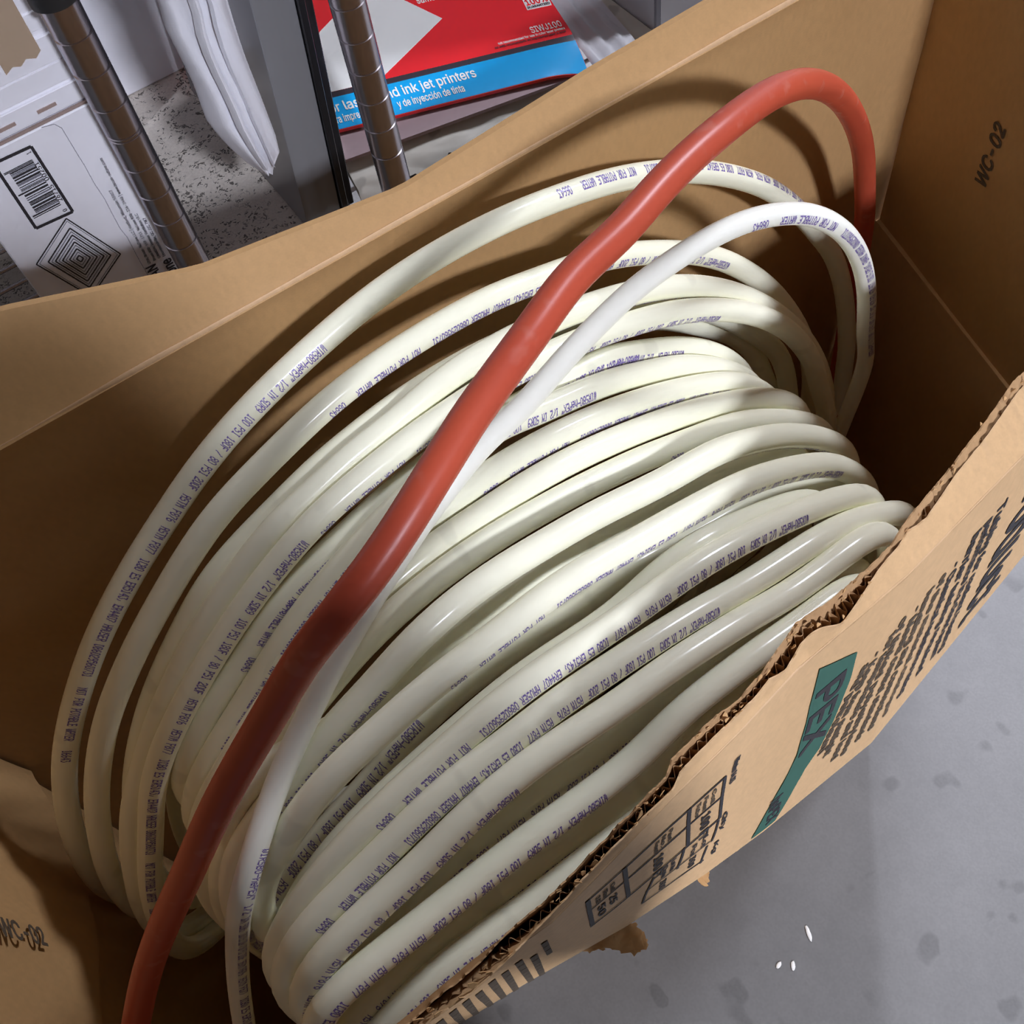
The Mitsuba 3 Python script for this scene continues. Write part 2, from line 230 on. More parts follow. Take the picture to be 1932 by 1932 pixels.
 'G3': [[1180,3366,688],[870,3367,686],[556,3366,685],[235,3364,696],[-96,3361,716],[-414,3359,802],[-688,3357,986],[-912,3356,1235],[-1072,3355,1538],[-1144,3349,1898],[-1176,3316,2243],[-1196,3257,2555],[-1203,3175,2840],[-1208,3073,3100],[-1210,2958,3340],[-1214,2838,3565],[-1214,2720,3781],[-1219,2614,3988],[-1230,2528,4194],[-1229,2472,4400],[-1223,2450,4607],[-1228,2467,4822],[-1231,2501,5048],[-1234,2537,5288],[-1238,2576,5549],[-1259,2619,5850],[-1268,2667,6183],[-1148,2712,6443],[-946,2754,6634],[-720,2793,6796],[-483,2831,6941],[-239,2868,7075],[14,2903,7195],[276,2937,7297],[548,2968,7378],[828,2997,7433],[1114,3021,7453],[1400,3039,7432],[1681,3053,7380],[1955,3063,7302],[2221,3069,7203],[2478,3073,7087],[2726,3073,6954],[2963,3070,6803],[3178,3061,6624],[3352,3043,6404],[3479,3018,6154],[3538,2981,5870],[3561,2941,5588],[3569,2902,5324],[3568,2865,5077],[3569,2830,4845],[3566,2806,4624],[3576,2809,4412],[3586,2834,4201],[3579,2879,3991],[3572,2941,3778],[3578,3012,3557],[3579,3088,3327],[3581,3163,3080],[3581,3231,2815],[3577,3286,2524],[3563,3326,2204],[3526,3349,1860],[3458,3353,1494],[3292,3352,1195],[3047,3351,980],[2769,3353,811],[2457,3356,713],[2125,3359,696],[1803,3361,690],[1489,3364,685]],
 'G4': [[1138,3289,552],[825,3290,557],[507,3291,557],[181,3292,566],[-157,3295,580],[-492,3297,646],[-789,3300,805],[-1050,3303,1022],[-1259,3305,1292],[-1369,3300,1643],[-1416,3267,2007],[-1446,3204,2341],[-1456,3114,2652],[-1463,3003,2935],[-1464,2875,3199],[-1466,2741,3445],[-1466,2611,3681],[-1466,2492,3909],[-1473,2396,4134],[-1474,2331,4359],[-1466,2303,4587],[-1467,2317,4822],[-1469,2350,5069],[-1461,2385,5328],[-1447,2422,5603],[-1416,2463,5892],[-1342,2507,6176],[-1198,2550,6421],[-987,2590,6606],[-758,2629,6766],[-531,2667,6928],[-297,2706,7086],[-50,2744,7228],[214,2780,7343],[494,2811,7415],[783,2835,7436],[1071,2854,7419],[1356,2872,7393],[1636,2886,7343],[1909,2896,7264],[2174,2903,7168],[2435,2908,7061],[2687,2910,6936],[2932,2909,6795],[3168,2905,6635],[3381,2896,6443],[3547,2878,6208],[3626,2845,5916],[3647,2804,5612],[3660,2766,5331],[3662,2730,5066],[3667,2695,4819],[3668,2673,4582],[3676,2679,4353],[3690,2710,4127],[3690,2763,3901],[3684,2832,3673],[3691,2913,3436],[3696,2998,3188],[3699,3081,2925],[3700,3157,2641],[3696,3219,2331],[3680,3264,1993],[3626,3290,1643],[3534,3296,1281],[3348,3295,984],[3070,3294,797],[2762,3292,660],[2437,3290,573],[2099,3289,555],[1770,3289,554],[1453,3289,547]],
 'G5': [[1105,3134,561],[792,3135,572],[476,3136,583],[149,3137,582],[-180,3139,618],[-505,3142,697],[-812,3144,830],[-1054,3147,1067],[-1206,3150,1397],[-1304,3145,1740],[-1349,3110,2087],[-1366,3045,2412],[-1376,2952,2705],[-1378,2838,2974],[-1381,2708,3223],[-1379,2571,3458],[-1384,2437,3681],[-1388,2316,3898],[-1386,2217,4113],[-1384,2151,4327],[-1387,2123,4544],[-1385,2139,4768],[-1386,2175,5003],[-1388,2213,5253],[-1387,2254,5523],[-1377,2297,5814],[-1323,2340,6102],[-1211,2384,6368],[-1040,2427,6593],[-835,2469,6788],[-612,2510,6967],[-372,2550,7126],[-113,2587,7259],[161,2622,7359],[447,2651,7415],[739,2675,7430],[1029,2694,7409],[1314,2709,7360],[1592,2721,7297],[1863,2731,7219],[2129,2739,7128],[2388,2744,7021],[2649,2748,6911],[2901,2749,6779],[3129,2743,6608],[3343,2734,6420],[3539,2720,6212],[3683,2698,5964],[3736,2660,5668],[3753,2617,5375],[3762,2577,5100],[3765,2538,4840],[3773,2513,4593],[3777,2517,4352],[3783,2548,4116],[3792,2604,3879],[3794,2677,3640],[3795,2761,3393],[3802,2851,3134],[3805,2938,2859],[3808,3017,2562],[3798,3081,2241],[3776,3126,1891],[3710,3148,1532],[3558,3148,1218],[3344,3143,948],[3072,3139,741],[2745,3137,634],[2399,3135,597],[2062,3135,581],[1734,3134,584],[1418,3134,573]],
 'U6': [[1061,3231,753],[771,3233,764],[476,3236,767],[172,3239,768],[-123,3239,835],[-401,3236,957],[-655,3232,1121],[-835,3227,1387],[-919,3223,1734],[-969,3211,2061],[-992,3167,2364],[-1002,3091,2637],[-1009,2985,2880],[-1014,2853,3102],[-1018,2704,3306],[-1020,2545,3498],[-1026,2388,3679],[-1032,2242,3856],[-1032,2121,4030],[-1035,2033,4204],[-1040,1987,4381],[-1040,1991,4563],[-1044,2016,4755],[-1048,2043,4959],[-1051,2072,5181],[-1054,2105,5426],[-1055,2143,5701],[-1052,2186,6016],[-1028,2237,6365],[-992,2296,6773],[-864,2352,7133],[-566,2381,7244],[-198,2388,7164],[123,2406,7135],[410,2432,7178],[697,2455,7199],[983,2473,7187],[1264,2489,7158],[1542,2501,7115],[1816,2513,7062],[2088,2522,6993],[2355,2528,6903],[2616,2531,6795],[2875,2531,6673],[3113,2526,6514],[3237,2495,6235],[3248,2450,5887],[3253,2411,5583],[3256,2377,5312],[3258,2346,5068],[3259,2318,4842],[3261,2292,4631],[3265,2282,4430],[3265,2309,4234],[3268,2369,4042],[3273,2455,3849],[3271,2561,3654],[3270,2678,3453],[3274,2798,3241],[3275,2912,3016],[3277,3015,2772],[3273,3099,2505],[3266,3160,2208],[3236,3197,1887],[3163,3208,1563],[3042,3213,1245],[2830,3218,1016],[2552,3224,888],[2255,3228,806],[1951,3230,768],[1646,3231,770],[1352,3231,762]],
 'G6': [[1007,3083,731],[717,3086,742],[423,3090,743],[121,3098,752],[-183,3110,789],[-485,3124,861],[-755,3134,1012],[-954,3136,1267],[-1092,3132,1568],[-1172,3116,1894],[-1199,3069,2224],[-1214,2991,2522],[-1221,2883,2794],[-1227,2752,3041],[-1229,2603,3271],[-1232,2447,3487],[-1238,2292,3692],[-1239,2151,3892],[-1243,2032,4089],[-1249,1947,4286],[-1248,1903,4486],[-1247,1906,4691],[-1252,1929,4908],[-1254,1955,5137],[-1256,1983,5386],[-1257,2014,5661],[-1261,2047,5976],[-1240,2089,6320],[-1154,2134,6649],[-999,2178,6937],[-764,2217,7131],[-494,2252,7260],[-222,2288,7381],[60,2323,7474],[344,2358,7570],[642,2388,7615],[945,2411,7596],[1243,2428,7539],[1534,2443,7469],[1818,2454,7377],[2101,2466,7290],[2394,2480,7214],[2667,2485,7083],[2919,2483,6913],[3151,2476,6717],[3359,2464,6497],[3537,2446,6254],[3648,2417,5970],[3684,2382,5658],[3699,2349,5360],[3701,2316,5079],[3701,2286,4815],[3703,2270,4564],[3702,2287,4319],[3709,2335,4079],[3712,2408,3838],[3705,2500,3594],[3704,2605,3343],[3706,2715,3079],[3704,2821,2799],[3699,2918,2499],[3679,2999,2178],[3646,3061,1833],[3546,3100,1508],[3366,3113,1236],[3138,3113,1003],[2859,3107,840],[2534,3099,773],[2208,3091,749],[1894,3086,740],[1591,3083,740],[1298,3083,730]],
 'G8': [[974,2975,602],[678,2975,614],[377,2977,611],[70,2978,620],[-227,2980,697],[-510,2982,816],[-770,2985,976],[-947,2986,1252],[-1030,2987,1605],[-1080,2980,1937],[-1101,2942,2247],[-1109,2870,2527],[-1114,2766,2777],[-1116,2635,3004],[-1120,2485,3214],[-1120,2325,3411],[-1127,2164,3597],[-1133,2015,3777],[-1134,1890,3954],[-1134,1799,4131],[-1137,1751,4310],[-1135,1752,4495],[-1134,1776,4688],[-1136,1801,4895],[-1134,1829,5118],[-1134,1861,5366],[-1141,1897,5651],[-1173,1942,6007],[-1128,1994,6344],[-941,2039,6556],[-696,2077,6696],[-431,2112,6796],[-169,2145,6893],[89,2181,7011],[366,2210,7065],[650,2231,7070],[930,2247,7037],[1202,2258,6972],[1475,2276,6960],[1747,2291,6921],[2006,2297,6832],[2271,2305,6755],[2543,2314,6677],[2800,2316,6556],[3041,2312,6406],[3275,2306,6238],[3472,2291,6030],[3545,2255,5733],[3552,2215,5422],[3558,2178,5139],[3555,2143,4875],[3556,2111,4628],[3553,2094,4392],[3555,2115,4164],[3565,2170,3939],[3565,2250,3713],[3557,2351,3485],[3560,2464,3249],[3564,2580,3001],[3565,2693,2739],[3564,2794,2455],[3553,2876,2149],[3530,2936,1816],[3453,2971,1489],[3311,2978,1190],[3111,2977,929],[2841,2975,752],[2522,2975,668],[2198,2974,628],[1879,2974,615],[1569,2974,617],[1271,2974,605]],
 'G7': [[988,2911,773],[701,2914,772],[411,2918,785],[115,2920,796],[-181,2922,842],[-446,2923,980],[-658,2924,1207],[-817,2924,1483],[-900,2924,1813],[-928,2913,2150],[-946,2869,2444],[-953,2791,2707],[-957,2684,2942],[-959,2551,3156],[-961,2399,3352],[-963,2238,3536],[-962,2078,3712],[-972,1930,3882],[-982,1806,4050],[-981,1716,4218],[-979,1669,4388],[-990,1668,4565],[-998,1687,4750],[-1006,1707,4947],[-1015,1729,5162],[-1021,1754,5397],[-1028,1784,5663],[-1043,1822,5977],[-1081,1870,6379],[-1044,1927,6785],[-878,1979,7083],[-632,2024,7282],[-350,2063,7425],[-41,2094,7489],[268,2121,7530],[578,2144,7534],[884,2166,7534],[1188,2186,7518],[1485,2198,7448],[1777,2210,7373],[2069,2221,7295],[2358,2230,7201],[2633,2232,7070],[2890,2229,6905],[3126,2221,6711],[3323,2204,6478],[3483,2180,6219],[3588,2149,5932],[3635,2110,5627],[3658,2071,5334],[3667,2033,5056],[3670,1996,4792],[3679,1977,4543],[3682,1992,4300],[3687,2041,4061],[3695,2118,3821],[3696,2215,3579],[3693,2326,3330],[3698,2442,3068],[3698,2554,2791],[3696,2655,2491],[3677,2739,2173],[3634,2801,1837],[3550,2839,1497],[3360,2855,1234],[3100,2869,1045],[2817,2883,893],[2508,2893,801],[2180,2898,783],[1866,2902,780],[1565,2904,781],[1274,2907,782]],
 'G9': [[923,2787,664],[628,2796,676],[330,2807,680],[22,2819,684],[-276,2831,753],[-556,2843,880],[-814,2849,1047],[-1002,2849,1307],[-1090,2845,1655],[-1139,2832,1986],[-1165,2786,2288],[-1175,2704,2562],[-1183,2590,2806],[-1186,2451,3028],[-1189,2293,3233],[-1188,2126,3427],[-1190,1962,3612],[-1196,1810,3792],[-1194,1684,3970],[-1188,1593,4148],[-1189,1545,4329],[-1189,1544,4515],[-1187,1563,4709],[-1188,1582,4917],[-1187,1604,5141],[-1185,1628,5389],[-1182,1657,5668],[-1190,1692,6001],[-1168,1733,6365],[-1039,1773,6657],[-838,1814,6883],[-594,1855,7054],[-316,1891,7159],[-24,1921,7216],[269,1948,7250],[560,1973,7273],[852,1993,7254],[1138,2008,7205],[1425,2028,7184],[1732,2056,7222],[2033,2073,7181],[2312,2079,7068],[2581,2080,6933],[2829,2075,6763],[2993,2049,6491],[3034,2001,6122],[3048,1954,5784],[3059,1913,5489],[3062,1876,5223],[3066,1842,4983],[3068,1811,4761],[3072,1782,4553],[3072,1770,4355],[3076,1799,4163],[3086,1863,3973],[3088,1956,3784],[3082,2069,3592],[3085,2195,3394],[3090,2323,3186],[3091,2445,2965],[3094,2554,2725],[3092,2643,2463],[3087,2707,2170],[3059,2745,1855],[3005,2756,1517],[2897,2758,1188],[2679,2757,972],[2410,2755,832],[2125,2757,723],[1823,2763,672],[1514,2771,677],[1217,2779,671]],
 'G10': [[904,2815,508],[611,2812,499],[316,2809,507],[20,2805,537],[-274,2797,595],[-544,2786,723],[-738,2777,982],[-861,2778,1308],[-938,2786,1638],[-966,2787,1969],[-978,2754,2264],[-986,2685,2522],[-990,2581,2753],[-993,2448,2963],[-994,2292,3156],[-997,2124,3336],[-997,1956,3508],[-998,1801,3675],[-1006,1670,3839],[-1011,1574,4002],[-1010,1521,4166],[-1015,1512,4334],[-1023,1518,4509],[-1029,1520,4695],[-1039,1522,4898],[-1048,1524,5122],[-1055,1531,5372],[-1064,1542,5663],[-1100,1563,6039],[-1137,1606,6514],[-1032,1669,6908],[-787,1720,7134],[-491,1764,7283],[-172,1800,7376],[158,1831,7425],[486,1859,7457],[815,1880,7443],[1137,1895,7391],[1456,1911,7353],[1777,1928,7314],[2092,1940,7236],[2396,1946,7123],[2693,1948,6988],[2975,1946,6823],[3211,1931,6600],[3323,1891,6260],[3324,1837,5866],[3327,1792,5528],[3333,1752,5232],[3337,1717,4963],[3339,1684,4714],[3339,1653,4479],[3346,1643,4257],[3348,1675,4040],[3347,1746,3827],[3351,1849,3613],[3354,1974,3396],[3351,2112,3173],[3355,2253,2939],[3357,2388,2689],[3356,2508,2419],[3350,2607,2126],[3327,2678,1809],[3286,2721,1466],[3168,2737,1156],[2964,2754,917],[2719,2778,720],[2436,2800,583],[2116,2813,534],[1798,2818,524],[1493,2819,514],[1195,2817,514]],
 'G11': [[836,2659,504],[541,2656,496],[242,2654,497],[-59,2654,527],[-357,2658,589],[-641,2667,703],[-854,2677,944],[-981,2685,1274],[-1059,2693,1603],[-1089,2694,1927],[-1099,2661,2219],[-1106,2591,2473],[-1108,2487,2701],[-1110,2353,2907],[-1109,2197,3098],[-1110,2029,3275],[-1109,1861,3444],[-1108,1707,3608],[-1114,1579,3769],[-1116,1487,3931],[-1111,1435,4095],[-1113,1419,4266],[-1117,1411,4446],[-1118,1399,4635],[-1121,1391,4841],[-1122,1388,5067],[-1122,1389,5320],[-1122,1397,5613],[-1131,1409,5969],[-1135,1450,6409],[-1075,1518,6874],[-854,1574,7159],[-537,1612,7271],[-212,1646,7352],[117,1678,7408],[450,1700,7403],[776,1721,7386],[1095,1736,7332],[1406,1748,7267],[1710,1758,7186],[2007,1765,7087],[2314,1776,7009],[2633,1787,6935],[2931,1790,6805],[3197,1782,6622],[3419,1765,6389],[3498,1721,6038],[3492,1670,5664],[3498,1627,5341],[3502,1589,5048],[3505,1554,4777],[3504,1520,4521],[3508,1508,4278],[3517,1541,4043],[3517,1613,3810],[3512,1718,3577],[3516,1848,3340],[3518,1991,3096],[3518,2138,2841],[3521,2279,2568],[3516,2405,2276],[3507,2508,1957],[3463,2584,1628],[3380,2630,1295],[3237,2646,985],[2997,2654,767],[2702,2664,628],[2388,2673,539],[2061,2676,504],[1738,2673,505],[1431,2667,501],[1131,2663,502]],
 'G13': [[780,2644,347],[485,2654,355],[185,2664,350],[-120,2675,366],[-416,2686,444],[-699,2697,560],[-957,2709,726],[-1123,2722,1018],[-1203,2736,1373],[-1252,2741,1706],[-1267,2709,2020],[-1272,2639,2301],[-1273,2532,2553],[-1272,2394,2782],[-1270,2234,2994],[-1266,2062,3192],[-1267,1889,3380],[-1268,1730,3562],[-1265,1596,3741],[-1265,1500,3920],[-1267,1443,4101],[-1266,1424,4286],[-1270,1414,4479],[-1273,1398,4684],[-1275,1384,4905],[-1280,1373,5150],[-1289,1365,5427],[-1303,1361,5750],[-1268,1359,6074],[-1166,1353,6373],[-991,1383,6634],[-724,1424,6774],[-420,1454,6828],[-142,1492,6938],[161,1517,6955],[463,1536,6929],[756,1548,6857],[1038,1564,6820],[1320,1582,6789],[1606,1599,6760],[1901,1618,6731],[2191,1630,6662],[2498,1645,6602],[2810,1658,6519],[2981,1635,6244],[2993,1627,5852],[2985,1631,5507],[2988,1626,5214],[2989,1617,4951],[2991,1609,4714],[2989,1603,4495],[2991,1591,4290],[2991,1584,4093],[2997,1608,3902],[3006,1668,3713],[3002,1762,3523],[2992,1882,3332],[2991,2018,3134],[2990,2159,2925],[2987,2293,2703],[2984,2411,2462],[2977,2507,2198],[2967,2575,1903],[2933,2612,1586],[2880,2621,1238],[2758,2621,915],[2536,2617,696],[2272,2610,530],[1987,2609,407],[1680,2616,362],[1371,2625,362],[1074,2634,350]],
 'G12': [[908,2516,566],[617,2519,577],[324,2525,584],[27,2532,603],[-251,2542,703],[-478,2554,911],[-651,2567,1181],[-749,2581,1512],[-778,2595,1867],[-792,2601,2172],[-797,2573,2438],[-796,2509,2671],[-794,2412,2877],[-790,2287,3064],[-787,2140,3235],[-781,1981,3396],[-778,1822,3548],[-776,1676,3696],[-768,1555,3842],[-761,1467,3987],[-758,1415,4136],[-760,1397,4291],[-772,1387,4456],[-791,1371,4631],[-808,1354,4819],[-829,1339,5027],[-849,1327,5259],[-871,1319,5524],[-903,1314,5843],[-998,1316,6309],[-1046,1359,6867],[-850,1414,7169],[-538,1451,7264],[-216,1481,7315],[96,1514,7384],[415,1540,7403],[733,1557,7352],[1041,1570,7284],[1344,1587,7236],[1643,1599,7167],[1937,1609,7077],[2229,1617,6978],[2551,1634,6919],[2893,1651,6852],[3106,1632,6591],[3153,1578,6169],[3178,1527,5789],[3218,1486,5478],[3248,1453,5199],[3268,1427,4944],[3279,1406,4707],[3291,1385,4485],[3297,1382,4273],[3300,1420,4067],[3307,1495,3863],[3305,1599,3659],[3294,1726,3452],[3291,1865,3239],[3291,2007,3014],[3287,2143,2776],[3284,2263,2518],[3275,2362,2237],[3260,2435,1926],[3210,2478,1604],[3116,2493,1282],[2962,2500,986],[2715,2506,792],[2418,2508,681],[2110,2509,613],[1799,2510,585],[1494,2511,586],[1200,2513,573]],
 'G14': [[727,2495,359],[436,2505,361],[143,2515,383],[-149,2525,425],[-435,2533,506],[-669,2542,705],[-816,2555,1028],[-907,2573,1367],[-943,2594,1709],[-950,2607,2020],[-954,2584,2285],[-953,2523,2518],[-950,2428,2725],[-946,2303,2913],[-944,2157,3086],[-938,1999,3250],[-934,1840,3405],[-936,1693,3555],[-931,1573,3704],[-920,1488,3851],[-916,1438,4001],[-916,1423,4156],[-922,1411,4318],[-938,1389,4491],[-954,1363,4676],[-972,1334,4881],[-987,1302,5110],[-996,1266,5371],[-1001,1226,5682],[-1047,1189,6127],[-1097,1196,6718],[-928,1254,7086],[-589,1286,7135],[-241,1308,7105],[86,1329,7076],[399,1347,7031],[700,1362,6976],[995,1382,6962],[1304,1414,7017],[1616,1436,7008],[1928,1453,6962],[2243,1468,6899],[2567,1482,6827],[2786,1465,6580],[2854,1444,6197],[2875,1433,5833],[2877,1419,5505],[2865,1407,5209],[2853,1398,4946],[2838,1390,4707],[2825,1383,4488],[2810,1374,4280],[2802,1384,4083],[2797,1436,3891],[2795,1522,3701],[2803,1635,3510],[2817,1765,3316],[2827,1906,3115],[2839,2047,2905],[2850,2179,2679],[2857,2294,2437],[2862,2384,2170],[2858,2445,1876],[2844,2476,1548],[2780,2476,1219],[2662,2469,905],[2480,2464,637],[2218,2464,479],[1920,2466,404],[1616,2470,367],[1313,2477,361],[1018,2485,365]],
 'G15': [[831,2357,452],[531,2363,458],[226,2370,451],[-87,2378,453],[-389,2391,522],[-675,2409,637],[-941,2433,793],[-1126,2459,1061],[-1216,2486,1407],[-1275,2505,1730],[-1306,2488,2031],[-1323,2436,2302],[-1339,2349,2542],[-1351,2234,2760],[-1364,2098,2960],[-1373,1951,3148],[-1387,1806,3325],[-1401,1674,3497],[-1407,1569,3667],[-1411,1498,3837],[-1417,1457,4009],[-1418,1443,4185],[-1421,1429,4369],[-1424,1403,4564],[-1423,1373,4774],[-1421,1340,5007],[-1416,1305,5270],[-1418,1272,5582],[-1378,1244,5909],[-1268,1216,6213],[-1095,1223,6490],[-821,1264,6637],[-474,1287,6617],[-149,1306,6591],[156,1322,6561],[446,1335,6520],[722,1346,6472],[988,1359,6439],[1266,1385,6491],[1556,1409,6525],[1842,1425,6502],[2137,1440,6472],[2466,1467,6466],[2802,1506,6417],[3009,1497,6184],[3052,1453,5809],[3065,1415,5466],[3090,1389,5182],[3110,1370,4929],[3126,1359,4700],[3137,1355,4488],[3148,1356,4291],[3153,1369,4101],[3157,1412,3916],[3163,1482,3733],[3156,1578,3547],[3140,1696,3360],[3132,1826,3166],[3127,1958,2961],[3119,2083,2744],[3113,2194,2507],[3103,2282,2248],[3090,2343,1957],[3054,2376,1645],[2993,2379,1307],[2871,2374,984],[2637,2365,775],[2356,2354,633],[2062,2348,520],[1751,2346,471],[1436,2349,473],[1132,2353,461]],
 'G16': [[676,2367,282],[374,2386,276],[68,2406,283],[-243,2429,300],[-559,2452,336],[-854,2477,448],[-1092,2504,664],[-1272,2531,940],[-1388,2560,1255],[-1436,2580,1595],[-1465,2564,1901],[-1483,2510,2174],[-1496,2420,2419],[-1508,2300,2641],[-1518,2157,2846],[-1529,2003,3037],[-1537,1850,3221],[-1549,1711,3397],[-1565,1597,3571],[-1569,1519,3746],[-1566,1475,3921],[-1573,1461,4103],[-1578,1447,4292],[-1580,1421,4489],[-1582,1392,4702],[-1579,1359,4935],[-1574,1321,5200],[-1559,1278,5500],[-1551,1237,5871],[-1458,1197,6223],[-1205,1143,6425],[-897,1108,6565],[-590,1139,6680],[-250,1160,6683],[85,1169,6615],[390,1182,6578],[679,1193,6539],[957,1203,6502],[1244,1227,6551],[1543,1251,6591],[1860,1276,6632],[2245,1319,6757],[2619,1347,6765],[2833,1334,6502],[2908,1305,6105],[2948,1291,5741],[2967,1286,5414],[2973,1287,5119],[2978,1294,4858],[2983,1306,4619],[2991,1323,4401],[2999,1336,4194],[3013,1357,3998],[3024,1401,3806],[3019,1468,3616],[3007,1560,3426],[2997,1674,3234],[2983,1801,3035],[2972,1929,2827],[2964,2051,2604],[2953,2156,2364],[2941,2238,2098],[2920,2292,1807],[2893,2315,1479],[2822,2310,1144],[2683,2299,842],[2490,2296,577],[2227,2302,401],[1916,2312,325],[1598,2324,295],[1285,2337,281],[978,2351,283]],
 'G17': [[580,2307,-192],[279,2332,-215],[-26,2358,-228],[-341,2386,-246],[-661,2415,-237],[-954,2447,-143],[-1199,2482,32],[-1394,2519,254],[-1509,2560,534],[-1555,2593,831],[-1586,2590,1086],[-1604,2551,1308],[-1618,2476,1497],[-1631,2371,1661],[-1642,2245,1804],[-1656,2108,1931],[-1665,1974,2045],[-1686,1853,2150],[-1710,1760,2250],[-1721,1702,2346],[-1729,1674,2440],[-1751,1672,2538],[-1774,1670,2641],[-1797,1657,2753],[-1825,1640,2880],[-1853,1620,3027],[-1885,1595,3203],[-1916,1566,3415],[-1978,1543,3705],[-1938,1521,3977],[-1658,1468,4085],[-1273,1393,4164],[-846,1429,4300],[-374,1444,4390],[87,1431,4420],[490,1422,4485],[858,1413,4557],[1196,1401,4619],[1533,1407,4756],[1912,1440,4997],[2376,1509,5362],[2809,1579,5612],[3059,1579,5524],[3138,1550,5238],[3150,1524,4930],[3118,1498,4630],[3057,1475,4351],[3002,1461,4113],[2949,1453,3903],[2908,1449,3717],[2876,1448,3547],[2853,1449,3390],[2838,1456,3240],[2821,1484,3091],[2809,1531,2942],[2803,1600,2790],[2794,1691,2631],[2785,1796,2465],[2784,1903,2284],[2782,2003,2088],[2782,2087,1869],[2779,2146,1625],[2772,2180,1348],[2754,2190,1036],[2686,2187,721],[2568,2190,409],[2377,2200,148],[2105,2213,-3],[1800,2228,-85],[1491,2245,-135],[1182,2264,-156],[879,2285,-167]],
}
LOOSE = [[4620,3350,2650],[4660,3310,3850],[4690,3260,4850],[4687,3232,5481],[4541,3184,5938],[4315,3084,6547],[4087,2998,7095],[3861,2955,7541],[3646,2967,7850],[3450,3018,8018],[3262,3072,8093],[3077,3113,8123],[2896,3140,8123],[2720,3157,8104],[2544,3164,8080],[2367,3158,8057],[2188,3132,8037],[2009,3096,8019],[1833,3053,8003],[1661,3006,7984],[1492,2964,7964],[1325,2937,7943],[1161,2911,7916],[1003,2874,7880],[848,2832,7840],[694,2784,7803],[544,2727,7769],[397,2666,7737],[252,2607,7702],[110,2548,7660],[-30,2489,7615],[-166,2430,7562],[-299,2369,7499],[-431,2302,7447],[-558,2227,7403],[-677,2140,7375],[-790,2047,7351],[-904,1965,7295],[-1022,1896,7190],[-1181,1900,6826],[-1360,1916,6338],[-1491,1847,6042],[-1597,1753,5808],[-1724,1641,5527]]
RED = [[5450,3980,2450],[5460,4020,3750],[5430,4060,5050],[5384,4084,5949],[5247,4034,6352],[5021,3938,6884],[4667,3780,7477],[4221,3588,8051],[3755,3398,8496],[3355,3238,8760],[3040,3115,8899],[2789,3025,8969],[2575,2959,9002],[2375,2892,9024],[2185,2820,9040],[2005,2751,9051],[1830,2699,9062],[1662,2647,9073],[1501,2577,9081],[1346,2502,9086],[1198,2437,9083],[1058,2381,9070],[922,2326,9053],[793,2270,9029],[666,2215,9003],[543,2165,8970],[420,2122,8930],[297,2087,8886],[173,2063,8833],[49,2059,8748],[-80,2075,8626],[-210,2090,8479],[-344,2097,8325],[-483,2097,8178],[-627,2092,8033],[-774,2083,7882],[-928,2075,7703],[-1092,2075,7484],[-1276,2087,7222],[-1472,2098,6945],[-1672,2094,6660],[-1872,2073,6359],[-2068,2039,6051],[-2460,1972,5435]]
PRINTS = [('A', 0.47134, -1, 2050, 2.781), ('A', 0.67559, -1, 2048, 2.099), ('B', 0.63056, -1, 2156, -3.067), ('D', 0.70907, -1, 2703, -2.235), ('E', 0.45422, -1, 2050, 2.758), ('E', 0.6065, -1, 2050, -2.84), ('G1', 0.57313, -1, 2050, 2.912), ('G1', 0.59384, -1, 2050, 3.01), ('G2', 0.55276, -1, 2050, 2.859), ('G3', 0.65678, -1, 2050, -2.924), ('G4', 0.63562, -1, 2050, -2.149), ('G5', 0.70306, -1, 2050, -3.092), ('G6', 0.63636, -1, 1789, -2.262), ('G6', 0.4485, -1, 2050, 3.13), ('G7', 0.60419, -1, 1997, -3.022), ('G8', 0.45092, -1, 2050, 1.979), ('G10', 0.57238, -1, 1926, 2.701), ('G11', 0.52788, -1, 1706, 2.663), ('G12', 0.46371, -1, 2050, 2.874), ('G13', 0.54312, -1, 2050, 2.875), ('G14', 0.4938, -1, 2050, 2.716), ('G15', 0.48371, -1, 2050, 2.87), ('G16', 0.46012, -1, 2050, 2.675)]
LOOSE_PRINT = [(np.float64(0.246), 1, np.float64(0.001979), 3.135), (np.float64(0.8284), 1, 0.00195, 3.118)]
SHELF = {'posts': [(.070, .67), (.241, .64)], 'r': .0127, 'ring0': .6800, 'ring1': .6872, 'dbl': .7842, 'cap': .880, 'cy': .70, 'cx0': -.0428, 'cx1': .080, 'ct': .7912, 'by': .967, 'panel': (.172, .2045, .219, .69, .087)}
